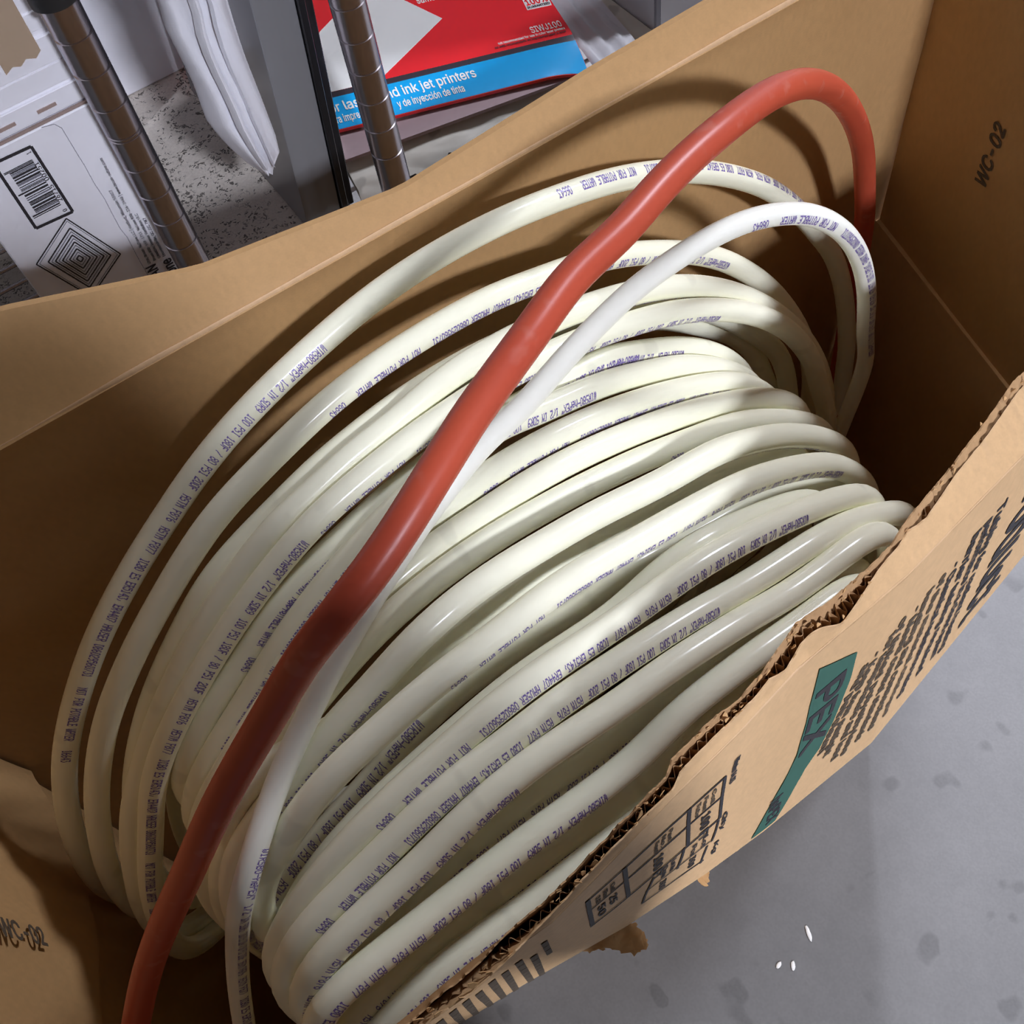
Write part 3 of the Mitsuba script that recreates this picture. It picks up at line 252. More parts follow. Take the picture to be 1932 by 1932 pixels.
CARTON = {
 'bar_frame': [(-.0158, .783), (.0118, .782), (.0124, .7215), (-.0162, .7233)],
 'bar_o': (-.0136, .7302), 'bar_u': (-.0002, .0450), 'bar_v': (.0215, 0.0),
 'texts': [('0', (.0098, .7245), (0, 1), .0032, .0022, 'mat_ink_black', False), ('26715', (.0108, .7335), (-.02, 1), .0032, .0155, 'mat_ink_black', False), ('00251', (.0106, .7532), (-.02, 1), .0032, .0165, 'mat_ink_black', False), ('1', (.0098, .7775), (0, 1), .0032, .0016, 'mat_ink_black', False),
   ('USA: Broan-NuTone LLC | Hartford, Wisconsin 53027', (.0432, .6466), (.02, 1), .0023, .0764, 'mat_ink_black', False), ('Broan 800-558-1711  NuTone 888-336-3948 | www.broan-nutone.com', (.0480, .6471), (.02, 1), .0023, .1027, 'mat_ink_black', False),
   ('CANADA: Venmar Ventilation ULC', (.0522, .6469), (.01, 1), .0023, .0475, 'mat_ink_black', False), ('Drummondville, QC J2C 7W7', (.0562, .6463), (.01, 1), .0023, .0413, 'mat_ink_black', False),
   ('BROAN', (.0450, .6145), (.03, 1), .0085, .0300, 'mat_ink_black', True), ('NuTone', (.0585, .6090), (.0, 1), .0085, .0340, 'mat_ink_black', True), ('N', (-.006, .640), (0, 1), .004, .003, 'mat_ink_black', True)],
 'vent': [((-.0022, .6822), (.0080, .0368), (.0285, -.0138), .0009, 'mat_ink_black'), ((-.0022, .6822), (.0074, .0345), (.0264, -.0128), .0004, 'mat_ink_grey')] + [((-.0016, .6822), (.0058 * k / 9.0, .0280 * k / 9.0), (.0210 * k / 9.0, -.0106 * k / 9.0), .0010 if k % 2 else .0006, 'mat_ink_black' if k % 2 else 'mat_ink_grey') for k in range(1, 10)],
 'cut': [(.0244, .791), (.0330, .789), (.0360, .784), (.0362, .765), (.0366, .750), (.0362, .735), (.0370, .7184), (.0362, .700), (.0360, .6886), (.0372, .6791), (.0364, .655), (.0361, .620)],
 'tape': (.0225, .8330)}
BAG = {'y': .666, 'z': [.7022, .7060, .7127, .7306, .7573, .7956, .834, .855, 1.0, 1.28], 'l': [.147, .1445, .1405, .1330, .1245, .1265, .1240, .1270, .12, .12], 'r': [.1555, .1620, .1650, .1668, .1676, .1674, .169, .170, .175, .18]}
PACKET = {'p0': (.238, .733, .645), 'p1': (.4786, .700, .6026), 'p2': (.4941, .7921, .6189), 'blue': .0330, 'dark': .0392,
 'arrow': [(.0000, .0395), (.0560, .0395), (.0600, .0440), (.1377, .094), (.0960, .1500), (.0747, .1468), (.0266, .1118), (-.0110, .0780), (-.0110, .0395)],
 'texts': [('for laser', -.0055, .0170, .0098, .0430), ('and ink jet printers', .0455, .0178, .0098, .0926), ('para impresoras láser', -.0058, .0060, .0072, .0570), ('y de inyección de tinta', .0575, .0062, .0072, .0640), ('same size as standard transfer', .1231, .1180, .0095, .105), ('mismo tamaño que', .1590, .1130, .0055, .045, 'mat_dark_print', False),
   ('SIWJ100', .2091, .0515, .0074, .0322), ('not recommended for use in color laser printers', .1730, .0470, .0030, .0690), ('no está recomendado en impresoras láser a color', .1680, .0432, .0028, .0735, 'mat_dark_print', False),
   ('100%', .2200, .0858, .0072, .0235, 'mat_red_print', True), ('quality brand', .2205, .0938, .0022, .0230, 'mat_dark_print', True), ('GUARANTEED', .2195, .0816, .0026, .0240, 'mat_dark_print', True)],
 'seal': [(.2187, .0805), (.2442, .0800), (.2467, .0968), (.2203, .0973)]}
CLOTH = (0, 0)
RIGHT = {'film': [(.520, .95, .612), (.484, .695, .600), (.540, .690, .586), (.585, .95, .590)], 'board': (.530, .575, .688, 1.0, .546, .579), 'grey': (.576, 1.08, .727, 1.15, .546, 1.27)}
LINT = [(.257, .051, .0085, 1.2), (.210, .045, .0042, .3), (.222, .036, .0048, .9)]
SCRAPS = [([(.020, .112), (.033, .106), (.055, .106), (.064, .103), (.068, .097), (.068, .088), (.066, .085), (.058, .084), (.051, .089), (.044, .097), (.030, .104)], .503, .35), ([(.120, .104), (.130, .104), (.1262, .095), (.120, .090), (.117, .092), (.118, .1)], .505, .3), ([(.143, .104), (.161, .106), (.156, .098), (.150, .095), (.144, .096)], .507, .2)]

# ------------------------------------------------------------------ the room
obj('floor', box(-3.2, 3.6, -3.4, 2.65, -0.10, 0.0), 'mat_concrete', kind='structure', label='smooth grey concrete floor with stains beside the box')
obj('ceiling', box(-3.2, 3.6, -3.4, 2.65, 2.80, 2.90), 'mat_ceiling_paint', kind='structure', label='pale storeroom ceiling')
obj('wall_back', box(-3.2, 3.6, 2.65, 2.75, 0, 2.80), 'mat_wall_paint', kind='structure', label='pale wall behind the shelving')
obj('wall_left', box(-3.3, -3.2, -3.4, 2.65, 0, 2.80), 'mat_wall_paint', kind='structure', label='pale left wall of the storeroom')
obj('wall_right', box(3.6, 3.7, -3.4, 2.65, 0, 2.80), 'mat_wall_paint', kind='structure', label='pale right wall of the storeroom')
obj('wall_front', box(-3.2, 3.6, -3.5, -3.4, 0, 2.80), 'mat_wall_paint', kind='structure', label='pale wall behind the viewer')
for i, (x, y, z, sx, sy, L) in enumerate(LAMPS):
    nm = ['long white ceiling light in front of the box', 'square white ceiling light to the right of the shelving', 'square white ceiling light to the right of the box'][i]
    lamp = thing('ceiling_light', nm, 'ceiling light')
    fr = cat_mesh([box(x - sx / 2 - .03, x + sx / 2 + .03, y - sy / 2 - .03, y + sy / 2 + .03, z + .012, 2.80)])
    obj('frame', fr, 'mat_lamp_frame', lamp)
    q = np.array([[x - sx / 2, y - sy / 2, z], [x + sx / 2, y - sy / 2, z], [x + sx / 2, y + sy / 2, z], [x - sx / 2, y + sy / 2, z]])
    pl = trimesh.Trimesh(np.vstack([q, q + [0, 0, .012]]), [[0, 2, 1], [0, 3, 2]], process=False)
    pl = trimesh.Trimesh(q, [[0, 2, 1], [0, 3, 2]], process=False)
    obj('diffuser', pl, 'mat_lamp_frame', lamp, emitter={'type': 'area', 'radiance': {'type': 'rgb', 'value': [L * c for c in LAMP_TINT]}})

# ------------------------------------------------------------------ the tubing coil
TXT = "WIRSBO-hePEX* 1/2 IN SDR9  100 PSI 180F / 80 PSI 200F  ASTM F876  ASTM F877  ICBO ES ER5143, ER4407 HAUSER 086029560731    NOT FOR POTABLE WATER    06643"
FONT = {  # 5 x 7 dot-matrix rows, top to bottom
 'W': (17,17,17,21,21,21,10), 'I': (14,4,4,4,4,4,14), 'R': (30,17,17,30,20,18,17), 'S': (15,16,16,14,1,1,30), 'B': (30,17,17,30,17,17,30), 'O': (14,17,17,17,17,17,14),
 '-': (0,0,0,31,0,0,0), 'h': (16,16,22,25,17,17,17), 'e': (0,0,14,17,31,16,14), 'P': (30,17,17,30,16,16,16), 'E': (31,16,16,30,16,16,31), 'X': (17,17,10,4,10,17,17),
 '*': (29,10,10,0,0,0,0), '1': (4,12,4,4,4,4,14), '2': (14,17,1,6,8,16,31), '/': (1,1,2,4,8,16,16), 'N': (17,25,21,19,17,17,17), 'D': (30,17,17,17,17,17,30),
 '9': (14,17,17,15,1,2,12), '8': (14,17,17,14,17,17,14), '0': (14,17,17,17,17,17,14), 'F': (31,16,16,30,16,16,16), 'A': (14,17,17,31,17,17,17), 'T': (31,4,4,4,4,4,4),
 'M': (17,27,21,21,17,17,17), '7': (31,1,2,4,4,8,8), '6': (6,8,16,30,17,17,14), 'C': (14,17,16,16,16,17,14), ',': (0,0,0,0,4,4,8), '4': (2,6,10,18,31,2,2),
 'H': (17,17,17,31,17,17,17), 'U': (17,17,17,17,17,17,14), 'L': (16,16,16,16,16,16,31), '3': (31,2,4,2,1,17,14), '5': (31,16,30,1,1,17,14), ' ': (0,)*7}

def dots(text):
    """quads (u0,u1,v0,v1) in character cells: u along the text in cells of 1, v from 0 (bottom) to 1 (top)"""
    out = []
    for i, ch in enumerate(text):
        rows = FONT[ch]
        for j, r in enumerate(rows):
            b = [(r >> (4 - q)) & 1 for q in range(5)]
            q = 0
            while q < 5:
                if b[q]:
                    e = q
                    while e + 1 < 5 and b[e + 1]: e += 1
                    out.append((i + q / 6.0 - .02, i + (e + 1) / 6.0 + .02, (6 - j) / 7.0 - .01, (7 - j) / 7.0 + .01)); q = e + 1
                else: q += 1
    return np.array(out)

def dense(P, n, closed):
    P = np.asarray(P, float) / 1e4
    if closed:
        cs = CubicSpline(np.arange(len(P) + 1), np.vstack([P, P[:1]]), bc_type='periodic')
        return cs(np.linspace(0, len(P), n, endpoint=False)), cs
    s = np.r_[0, np.cumsum(np.linalg.norm(np.diff(P, axis=0), axis=1))]
    cs = CubicSpline(s, P)
    return cs(np.linspace(0, s[-1], n)), cs

def print_mesh(Cn, closed, a, dirn, pitch, phi, r, height=0.0058, text=TXT):
    """lettering wrapped round a tube. a: start as a fraction of its length; dirn: sense along it; phi: angle of the line's middle"""
    t, y, w = frames(Cn, closed)
    C2 = np.vstack([Cn, Cn[:1]]) if closed else Cn
    cum = np.r_[0, np.cumsum(np.linalg.norm(np.diff(C2, axis=0), axis=1))]; tot = cum[-1]
    Q = dots(text); V = []
    u = a * tot + dirn * np.c_[Q[:, 0], Q[:, 1], Q[:, 1], Q[:, 0]] * pitch
    v = (np.c_[Q[:, 2], Q[:, 2], Q[:, 3], Q[:, 3]] - .5) * height
    ok = np.ones(len(Q), bool) if closed else ((u > .002) & (u < tot - .002)).all(1)
    u, v = u[ok], v[ok]
    if closed: u = np.mod(u, tot)
    idx = np.interp(u.ravel(), cum, np.arange(len(cum)))
    ii = np.floor(idx).astype(int) % len(Cn); jj = (ii + 1) % len(Cn); fr = (idx - np.floor(idx))[:, None]
    lerp = lambda A: A[ii] * (1 - fr) + A[jj] * fr
    c, yy, ww = lerp(Cn), lerp(y), lerp(w)
    # text direction T = dirn*t, up = N x T ; moving up changes the angle by +-
    ang = phi + (v.ravel() / r) * (-dirn)
    V = c + (r + .00016) * (np.cos(ang)[:, None] * yy + np.sin(ang)[:, None] * ww)
    k = np.arange(len(u)) * 4
    F = np.vstack([np.c_[k, k + 1, k + 2], np.c_[k, k + 2, k + 3]])
    return trimesh.Trimesh(V, F, process=False)

coil = thing('tubing_coil', 'big coil of milky white plastic tubing standing in the cardboard box', 'coil of tubing')
for nm, P in LOOPS.items():
    Cn, _ = dense(P, 260, True)
    k = obj('loop', tube(Cn, 0.00795, 22, True), 'mat_tube', coil, smooth=True)
    for (ln, a, dirn, pitch, phi) in PRINTS:
        if ln == nm:
            obj('lettering', print_mesh(Cn, True, a, dirn, pitch * 1e-6, phi, 0.00795), 'mat_violet_ink', k)

Cn, _ = dense(LOOSE, 240, False)
lt = thing('plastic_tube', 'loose end of slimmer white plastic tube lying over the coil under the red pipe', 'plastic tube')
obj('body', tube(Cn, 0.0064, 22, False, .0018), 'mat_tube_clear', lt, smooth=True)
LP = LOOSE_PRINT
for (a, dirn, pitch, phi) in LP:
    obj('lettering', print_mesh(Cn, False, a, dirn, pitch, phi, 0.0064, 0.0052), 'mat_violet_ink', lt)
Cn, _ = dense(RED, 240, False)
obj('pipe', tube(Cn, 0.0080, 24, False, .002), 'mat_red', smooth=True, label='scuffed red plastic pipe arching over the white coil', cat='pipe')

# ------------------------------------------------------------------ the cardboard box
bx = thing('cardboard_box', 'large open cardboard box with a torn front edge holding the coil', 'cardboard box')
Z0 = 1.245
def wob(P, amp, sc, seed):
    Q = P.copy(); Q[..., 1] += amp * 2 * HDN(P * sc, seed); return Q
# back panel: wall, flap and the outward bent strip
xs = np.linspace(-0.248, 0.6175, 90)
zs = np.r_[np.linspace(0.006, 0.50, 14), np.linspace(0.53, 0.775, 16), np.linspace(0.785, 0.799, 5)]
L = np.interp(xs, [-.25, -.10, -.05, .051, .1756, .3137, .413, .613], [.075, .068, .061, .031, .0157, .0226, .025, .022])
rows = [np.c_[xs, np.full(90, .45), np.full(90, z)] for z in zs]
for q in (0.04, .15, .3, .5, .75, 1.0):
    rows.append(np.c_[xs, .4505 + .5 * L * q, .7995 + .87 * L * q])
P = np.array(rows)
amp = np.interp(P[..., 2], [0, .4, .60, .70, .78, .80, .9], [0, .0, .0035, .0035, .001, .0004, .003])
P[..., 1] += amp * 2 * HDN(P * np.array([7, 1, 9]), 3)
P[..., 0] -= np.clip((.517 - P[..., 2]) / .517, 0, 1) * .055 * np.clip((P[..., 0] - .2) / .41, 0, 1)
P[..., 1] += .0012 * np.exp(-((P[..., 2] - .7985) / .0035) ** 2) * -1
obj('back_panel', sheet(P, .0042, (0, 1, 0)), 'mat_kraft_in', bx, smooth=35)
# rib along the flap fold; its catch of light is painted as paler kraft
bsdf('mat_kraft_lit_ridge', {'type': 'twosided', 'b': {'type': 'principled', 'base_color': mikit.proc(kraft((.66, .45, .26), (.58, .37, .20))), 'roughness': 0.6, 'specular': 0.25}})
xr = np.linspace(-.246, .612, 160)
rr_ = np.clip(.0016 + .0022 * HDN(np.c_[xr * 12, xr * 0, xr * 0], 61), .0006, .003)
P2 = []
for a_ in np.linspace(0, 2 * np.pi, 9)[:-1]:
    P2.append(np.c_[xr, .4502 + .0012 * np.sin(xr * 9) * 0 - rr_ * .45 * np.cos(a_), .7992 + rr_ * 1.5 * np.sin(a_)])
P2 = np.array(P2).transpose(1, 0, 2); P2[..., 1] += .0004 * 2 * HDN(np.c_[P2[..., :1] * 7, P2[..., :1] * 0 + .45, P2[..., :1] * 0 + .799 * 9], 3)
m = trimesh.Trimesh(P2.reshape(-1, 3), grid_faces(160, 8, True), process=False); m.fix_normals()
obj('fold_ridge', m, 'mat_kraft_lit_ridge', bx, smooth=60, label='fold line with its bright light painted in pale kraft')
# end panels with their upright flaps
def end_panel(poly, out, top, zin=0.0035, taper=0.0, seed=0):
    """poly: list of (x,y) seen from above along the hinge; out: direction away from the box"""
    pl = np.array(poly); s = np.r_[0, np.cumsum(np.linalg.norm(np.diff(pl, axis=0), axis=1))]
    t = np.linspace(0, s[-1], 40); xy = np.c_[np.interp(t, s, pl[:, 0]), np.interp(t, s, pl[:, 1])]
    o = np.array([out[0], out[1]])
    def wall(z0, z1, nz, off, am, sd):
        R = []
        for z in np.linspace(z0, z1, nz):
            q = np.c_[xy + o * off, np.full(len(xy), z)]
            if taper and z < .516:
                k = (.516 - z) / .516; fy = np.clip((.4465 - q[:, 1]) / .288, 0, 1)
                q[:, 0] -= taper * k; q[:, 1] += .042 * k * fy
            q[:, :2] += o * (am * 2 * HDN(q * 7, sd))[:, None]
            R.append(q)
        return np.array(R)
    lower = wall(.006, .5165, 12, -zin, 0.0, seed); upper = wall(.516, top, 16, 0.0, .002, seed + 1)
    d = np.array([out[0], out[1], 0.0])
    return sheet(lower, .0042, d), sheet(upper, .0042, d)
lo, up = end_panel([(.6125, .4490), (.538, .1585)], (.968, -.253), .885, taper=.055, seed=5)
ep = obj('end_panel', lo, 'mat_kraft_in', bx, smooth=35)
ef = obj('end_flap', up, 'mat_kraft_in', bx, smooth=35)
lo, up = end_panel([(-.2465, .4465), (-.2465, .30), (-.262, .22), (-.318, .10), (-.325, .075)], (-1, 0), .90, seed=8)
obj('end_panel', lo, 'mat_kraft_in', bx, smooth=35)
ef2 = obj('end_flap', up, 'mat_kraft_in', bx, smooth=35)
# codes printed on the inner faces of the end flaps
h = np.array([.6125 - .505, .4465 - .03]); h /= np.linalg.norm(h); nin = np.array([-h[1], h[0], 0])
tm = text2d('WC-02', .0125, bold=True)
tm.vertices[:, 0] *= .056 / tm.bounds[1][0]
obj('lettering', place(tm, np.array([.5868, .3425, .6425]) + nin * .0022, (0, 0, 1), (h[0], h[1], 0), nin), 'mat_ink_faded', ef)
obj('lettering', place(tm, np.array([-.2412, .2815, .640]), (0, .05, -1), (0, 1, .05), (1, 0, 0)), 'mat_ink_faded', ef2)
# torn ply on the left flap, ending in a ragged lit edge
yy = np.linspace(.447, .2, 70); e0 = np.interp(yy, [.2, .2378, .2823, .3195, .3655, .4043, .447], [.530, .536, .516, .499, .491, .486, .50])
e0 = e0 + .0035 * 2 * HDN(np.c_[yy * 90, yy * 0, yy * 0], 4) + .002 * 2 * HDN(np.c_[yy * 400, yy * 0, yy * 0], 2)
R = []
for q in (0, .03, .08, .15, .3, .5, .75, 1.0):
    z = e0 + (0.897 - e0) * q
    xo = -.2440 + np.where(yy < .30, (yy - .30) * .18, 0) + .0070 * (1 - q) ** 9 + .0012 * HDN(np.c_[yy * 25, z * 25, yy * 0], 9)
    R.append(np.c_[xo, yy, z])
obj('torn_ply', sheet(np.array(R), .0012, (-1, 0, 0)), 'mat_kraft_in', bx, smooth=35)
# bottom
obj('bottom_panel', box(-.30, .555, .205, .449, .001, .0055), 'mat_kraft_in', bx)

# front panel: outer liner, inner liner and the fluting between them, torn along the top
YC = ([-.35, -.052, -.021, .014, .085, .123, .162, .233, .318, .53], [.075, .08, .082, .081, .092, .097, .104, .109, .122, .15])
YH = ([-.35, -.06, -.01, .059, .121, .169, .267, .453, .53], [.13, .113, .108, .099, .095, .094, .097, .136, .15])
ZC, ZH = .795, .517
def front_y(x, z):
    yc, yh = np.interp(x, *YC), np.interp(x, *YH)
    t = np.clip((ZC - z) / (ZC - ZH), 0, 1)
    y = yc * (1 - t) + yh * t
    return np.where(z < ZH, yh + (.203 - yh) * np.clip((ZH - z) / .5, 0, 1), y)
TO = np.array([(-.30, .070), (-.11, .072), (-.047, .075), (-.027, .074), (-.006, .076), (.004, .078), (.023, .081), (.027, .082), (.045, .085), (.064, .088), (.083, .09), (.09, .094), (.109, .097), (.125, .099), (.134, .1), (.146, .103), (.154, .102), (.166, .107), (.171, .108), (.178, .108), (.188, .104), (.195, .106), (.219, .114), (.233, .117), (.241, .12), (.253, .12), (.278, .128), (.307, .135), (.337, .144), (.36, .147), (.42, .155), (.505, .165)])
TI = np.array([(-.30, .072), (-.11, .075), (-.05, .078), (-.039, .079), (-.029, .079), (-.012, .081), (-.0, .083), (.017, .084), (.031, .086), (.066, .092), (.084, .095), (.09, .099), (.109, .102), (.13, .103), (.144, .106), (.156, .11), (.166, .113), (.171, .115), (.177, .115), (.186, .114), (.202, .115), (.225, .117), (.247, .124), (.263, .128), (.281, .132), (.307, .139), (.337, .148), (.36, .151), (.42, .159), (.505, .169)])
xf = np.linspace(-.318, .5345, 580)
def torn(P):
    k = np.interp(P[..., 0], [-.32, -.17, -.10, -.084], [.30, .30, .75, 1.0]) + np.where(P[..., 0] < -.084, .05 * HDN(P * np.array([150, 0, 0]), 14), 0)
    P[..., 2] = np.where(P[..., 2] > .517, .517 + (P[..., 2] - .517) * k, P[..., 2]); return P
def rag(x, seed, a): return a * 2 * (HDN(np.c_[x * 160, x * 0, x * 0], seed) + .6 * HDN(np.c_[x * 600, x * 0, x * 0], seed + 3))
to = np.interp(xf, TO[:, 0], TO[:, 1]); ti = np.maximum(np.interp(xf, TI[:, 0], TI[:, 1]) + .0006, to + .0028)
zt_o = .809 + rag(xf, 1, .0014); zt_i = .8105 + rag(xf, 5, .0030)
R = []
for z in np.r_[np.linspace(.006, .50, 8), np.linspace(.517, .78, 12), [.788]]:
    R.append(np.c_[xf, front_y(xf, z), np.full(len(xf), z)])
yc = np.interp(xf, *YC)
for z, dy in ((.7915, -.0002), (.7930, -.0012), (.7942, -.0013), (.7950, -.0004), (.7957, -.0003), (.7965, -.0011), (.7976, -.0008)):
    R.append(np.c_[xf, yc + dy + .0005 * HDN(np.c_[xf * 40, xf * 0, xf * 0 + z * 300], 6), np.full(len(xf), z)])
for q in (.15, .4, .7, 1.0):
    R.append(np.c_[xf, yc + .0008 + (to - yc - .0008) * q, .7986 + (zt_o - .7986) * q])
P = np.array(R)
a = np.interp(P[..., 2], [0, .517, .6, .74, .79, .81], [0, 0, .0012, .0012, .0002, .0004])
P[..., 1] += a * 2 * HDN(P * np.array([14, 1, 14]), 11)
P = torn(P)
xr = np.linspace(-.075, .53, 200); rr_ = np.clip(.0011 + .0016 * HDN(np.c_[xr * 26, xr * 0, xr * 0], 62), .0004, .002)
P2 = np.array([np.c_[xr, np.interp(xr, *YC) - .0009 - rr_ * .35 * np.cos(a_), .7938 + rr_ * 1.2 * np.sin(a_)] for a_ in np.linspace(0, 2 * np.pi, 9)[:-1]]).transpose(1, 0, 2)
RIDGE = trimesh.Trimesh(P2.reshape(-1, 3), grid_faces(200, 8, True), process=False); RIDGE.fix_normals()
P[..., 0] -= np.clip((.517 - P[..., 2]) / .517, 0, 1) * .062 * np.clip((P[..., 0] - .2) / .33, 0, 1)
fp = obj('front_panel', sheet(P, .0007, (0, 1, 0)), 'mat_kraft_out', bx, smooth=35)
R = []
for z in np.r_[np.linspace(.006, .50, 8), np.linspace(.517, .785, 10)]:
    R.append(np.c_[xf, front_y(xf, z) + .0040, np.full(len(xf), z)])
for q in (.2, .5, .8, 1.0):
    R.append(np.c_[xf, yc + .0040 + (ti - yc - .0040) * q, .7955 + (zt_i - .7955) * q])
P = torn(np.array(R)); P[..., 0] -= np.clip((.517 - P[..., 2]) / .517, 0, 1) * .062 * np.clip((P[..., 0] - .2) / .33, 0, 1)
obj('inner_liner', sheet(P, .0007, (0, 1, 0)), 'mat_kraft_core', fp, smooth=35)
xg = np.linspace(-.318, .5345, 2600)
tog, tig, zog, zig = (np.interp(xg, xf, q) for q in (to, ti, zt_o, zt_i))
w_ = .5 + .5 * np.sin(xg / .0049 * 2 * np.pi + 5 * HDN(np.c_[xg * 40, xg * 0, xg * 0], 17))
crush = np.clip(.62 + 1.1 * HDN(np.c_[xg * 30, xg * 0 + 4, xg * 0], 18), .25, 1)
R = []
for q, z in ((0, .74), (.3, .775), (.6, .793), (1.0, None)):
    zz = np.full(len(xg), z) if z else np.minimum(zog, zig) - .0026 + rag(xg, 9, .0020)
    yo = (front_y(xg, zz) if z else tog) + .0009
    yi = (front_y(xg, zz) + .0038 if z else tig) - .0003
    R.append(np.c_[xg, yo + (yi - yo) * (.5 + (w_ - .5) * (crush if not z else 1.0)), zz])
obj('fluting', sheet(torn(np.array(R)), .00035, (0, 1, 0)), 'mat_kraft_core', fp, smooth=60)
# torn paper fibres and shreds standing along the edge
SH = []
for i in range(90):
    x = rng.uniform(-.08, .36); yo, yi = np.interp(x, xf, to), np.interp(x, xf, ti)
    y = yo + (yi - yo) * rng.random(); z = .8085 + rng.uniform(-.001, .0015); l = rng.uniform(.0015, .0045)
    a1, w1 = rng.uniform(-.9, .9), rng.uniform(.0006, .0018)
    d = np.array([math.sin(a1), rng.uniform(-.6, .6), 1.1]); d /= np.linalg.norm(d); s = np.array([1, rng.uniform(-.4, .4), 0]) * w1
    b = np.array([x, y, z]); n = np.cross(d, s); n = n / np.linalg.norm(n) * .00015
    pts = [b - s, b + s, b + s * .7 + d * l * .6, b + d * l, b - s * .6 + d * l * .7]
    SH.append(trimesh.convex.convex_hull(np.array([p + n for p in pts] + [p - n for p in pts])))
obj('torn_fibres', cat_mesh(SH), 'mat_kraft_torn', fp, kind='stuff')
# raised curl of torn paper on the top edge
def scrap(ptsxy, z, lean, seed, thick=.0009):
    pg = Polygon(ptsxy).segmentize(.0018); q = np.array(pg.exterior.coords)[:-1]; rr = np.random.default_rng(seed)
    q = q + rr.normal(0, .0007, q.shape); pg = Polygon(q).buffer(0)
    pg = max(getattr(pg, 'geoms', [pg]), key=lambda g: g.area)
    m = trimesh.creation.extrude_polygon(pg, thick).subdivide_to_size(.003)
    v = m.vertices.copy(); ym = max(p[1] for p in ptsxy)
    v[:, 2] += z - lean * (ym - v[:, 1]) + .006 * HDN(np.c_[v[:, 0] * 120, v[:, 1] * 120, v[:, 0] * 0], seed)
    return trimesh.Trimesh(v, m.faces, process=False)
SC = SCRAPS
for j, (pts, y, lean) in enumerate(SC):
    obj('torn_scrap', scrap(pts, y, lean, 20 + j), 'mat_kraft_torn', bx, smooth=30)

obj('fold_ridge', RIDGE, 'mat_kraft_lit_ridge', fp, smooth=60, label='fold line with its bright light painted in pale kraft')  # lit crease put into the colour: rib paler than the panel under it
# ---- print on the front panel (lies on the outer liner)
def on_panel(m, x0, z0, down=True):
    """text laid on the panel; reads down the panel with its top to the right (down=True) or along +x"""
    v = m.vertices
    x, z = (x0 + v[:, 1], z0 - v[:, 0]) if down else (x0 + v[:, 0], z0 + v[:, 1])
    yv = front_y(x, z)
    a = np.interp(z, [0, .517, .6, .74, .79, .81], [0, 0, .0012, .0012, .0002, .0004])
    yv = yv + a * 2 * HDN(np.c_[x * 14, yv, z * 14], 11)
    n = trimesh.Trimesh(np.c_[x, yv - .0004 - v[:, 2], z], m.faces, process=False)
    return n
def flat_poly(pts, step=.006):
    m = trimesh.creation.extrude_polygon(Polygon(pts), .0002)
    m = m.subdivide_to_size(step)
    m.vertices = np.c_[m.vertices[:, 0], m.vertices[:, 1], -m.vertices[:, 2]]
    return m
def bar(x0, z0, x1, z1, w, horizontal=False):
    d = (w, 0) if not horizontal else (0, w)
    return flat_poly([(x0, z0), (x0 + d[0], z0 + d[1]), (x1 + d[0], z1 + d[1]), (x1, z1)])
def lay(m, dz=0.0):
    v = m.vertices; x, z = v[:, 0], v[:, 1]
    yv = front_y(x, z); a = np.interp(z, [0, .517, .6, .74, .79, .81], [0, 0, .0012, .0012, .0002, .0004])
    yv = yv + a * 2 * HDN(np.c_[x * 14, yv, z * 14], 11)
    q = trimesh.Trimesh(np.c_[x, yv - .0004 - np.abs(v[:, 2]) - dz, z], m.faces, process=False); q.fix_normals(); return q
obj('green_band', lay(flat_poly([(.1815, .766), (.1825, .718), (.1838, .690), (.183, .643), (.1795, .621), (.172, .588), (.158, .525), (.178, .525), (.1875, .56), (.1955, .596), (.205, .614), (.2105, .647), (.2125, .676), (.2128, .701), (.2113, .742)])), 'mat_ink_green', fp)
tm = text2d('PEX', .0200, bold=True); tm.vertices[:, 0] *= .100 / tm.bounds[1][0]; tm = tm.subdivide_to_size(.006)
tm.vertices[:, 2] += .0003
obj('lettering', on_panel(tm, .1855, .735), 'mat_ink_black', fp)
tm = text2d('hePEX', .010, bold=True); tm.vertices[:, 0] *= .050 / tm.bounds[1][0]; tm.vertices[:, 2] += .0003
obj('lettering', on_panel(tm, .169, .585), 'mat_ink_black', fp)
tm = text2d('Product', .046, bold=True); tm.vertices[:, 0] *= .205 / tm.bounds[1][0]; tm = tm.subdivide_to_size(.008)
obj('lettering', on_panel(tm, .3575, .757), 'mat_ink_black', fp)
ROWS = [(.3256, .749, .3392, .549, 'Tubing for radiant heating', 1), (.3164, .744, .3268, .557, 'performance in a closed system', 1), (.3053, .745, .3098, .560, 'barrier tubing required', 1),
        (.2938, .730, .2906, .560, '- Chemical resistance tubing', 1), (.2828, .7315, .2740, .556, 'of the material catalogue', 0), (.2715, .730, .2600, .556, 'handling and connections', 0),
        (.2632, .7247, .2483, .556, '- Meets control standards', 0), (.2517, .727, .2358, .552, 'of linked polyethylene', 0), (.2445, .719, .2263, .560, 'for temperature and load', 0),
        (.2334, .715, .2160, .585, '- Keep from sunlight', 0), (.2260, .709, .2095, .600, 'and petroleum', 0)]
for (x0, z0, x1, z1, s, b) in ROWS:
    tm = text2d(s, .0074 if b else .0066, bold=True); ln = z0 - z1
    tm.vertices[:, 0] *= ln / tm.bounds[1][0]
    tm.vertices[:, 1] += (x1 - x0) * tm.vertices[:, 0] / ln
    obj('lettering', on_panel(tm, x0 - .004, z0), 'mat_ink_black' if b else 'mat_ink_faded', fp)
TB = []
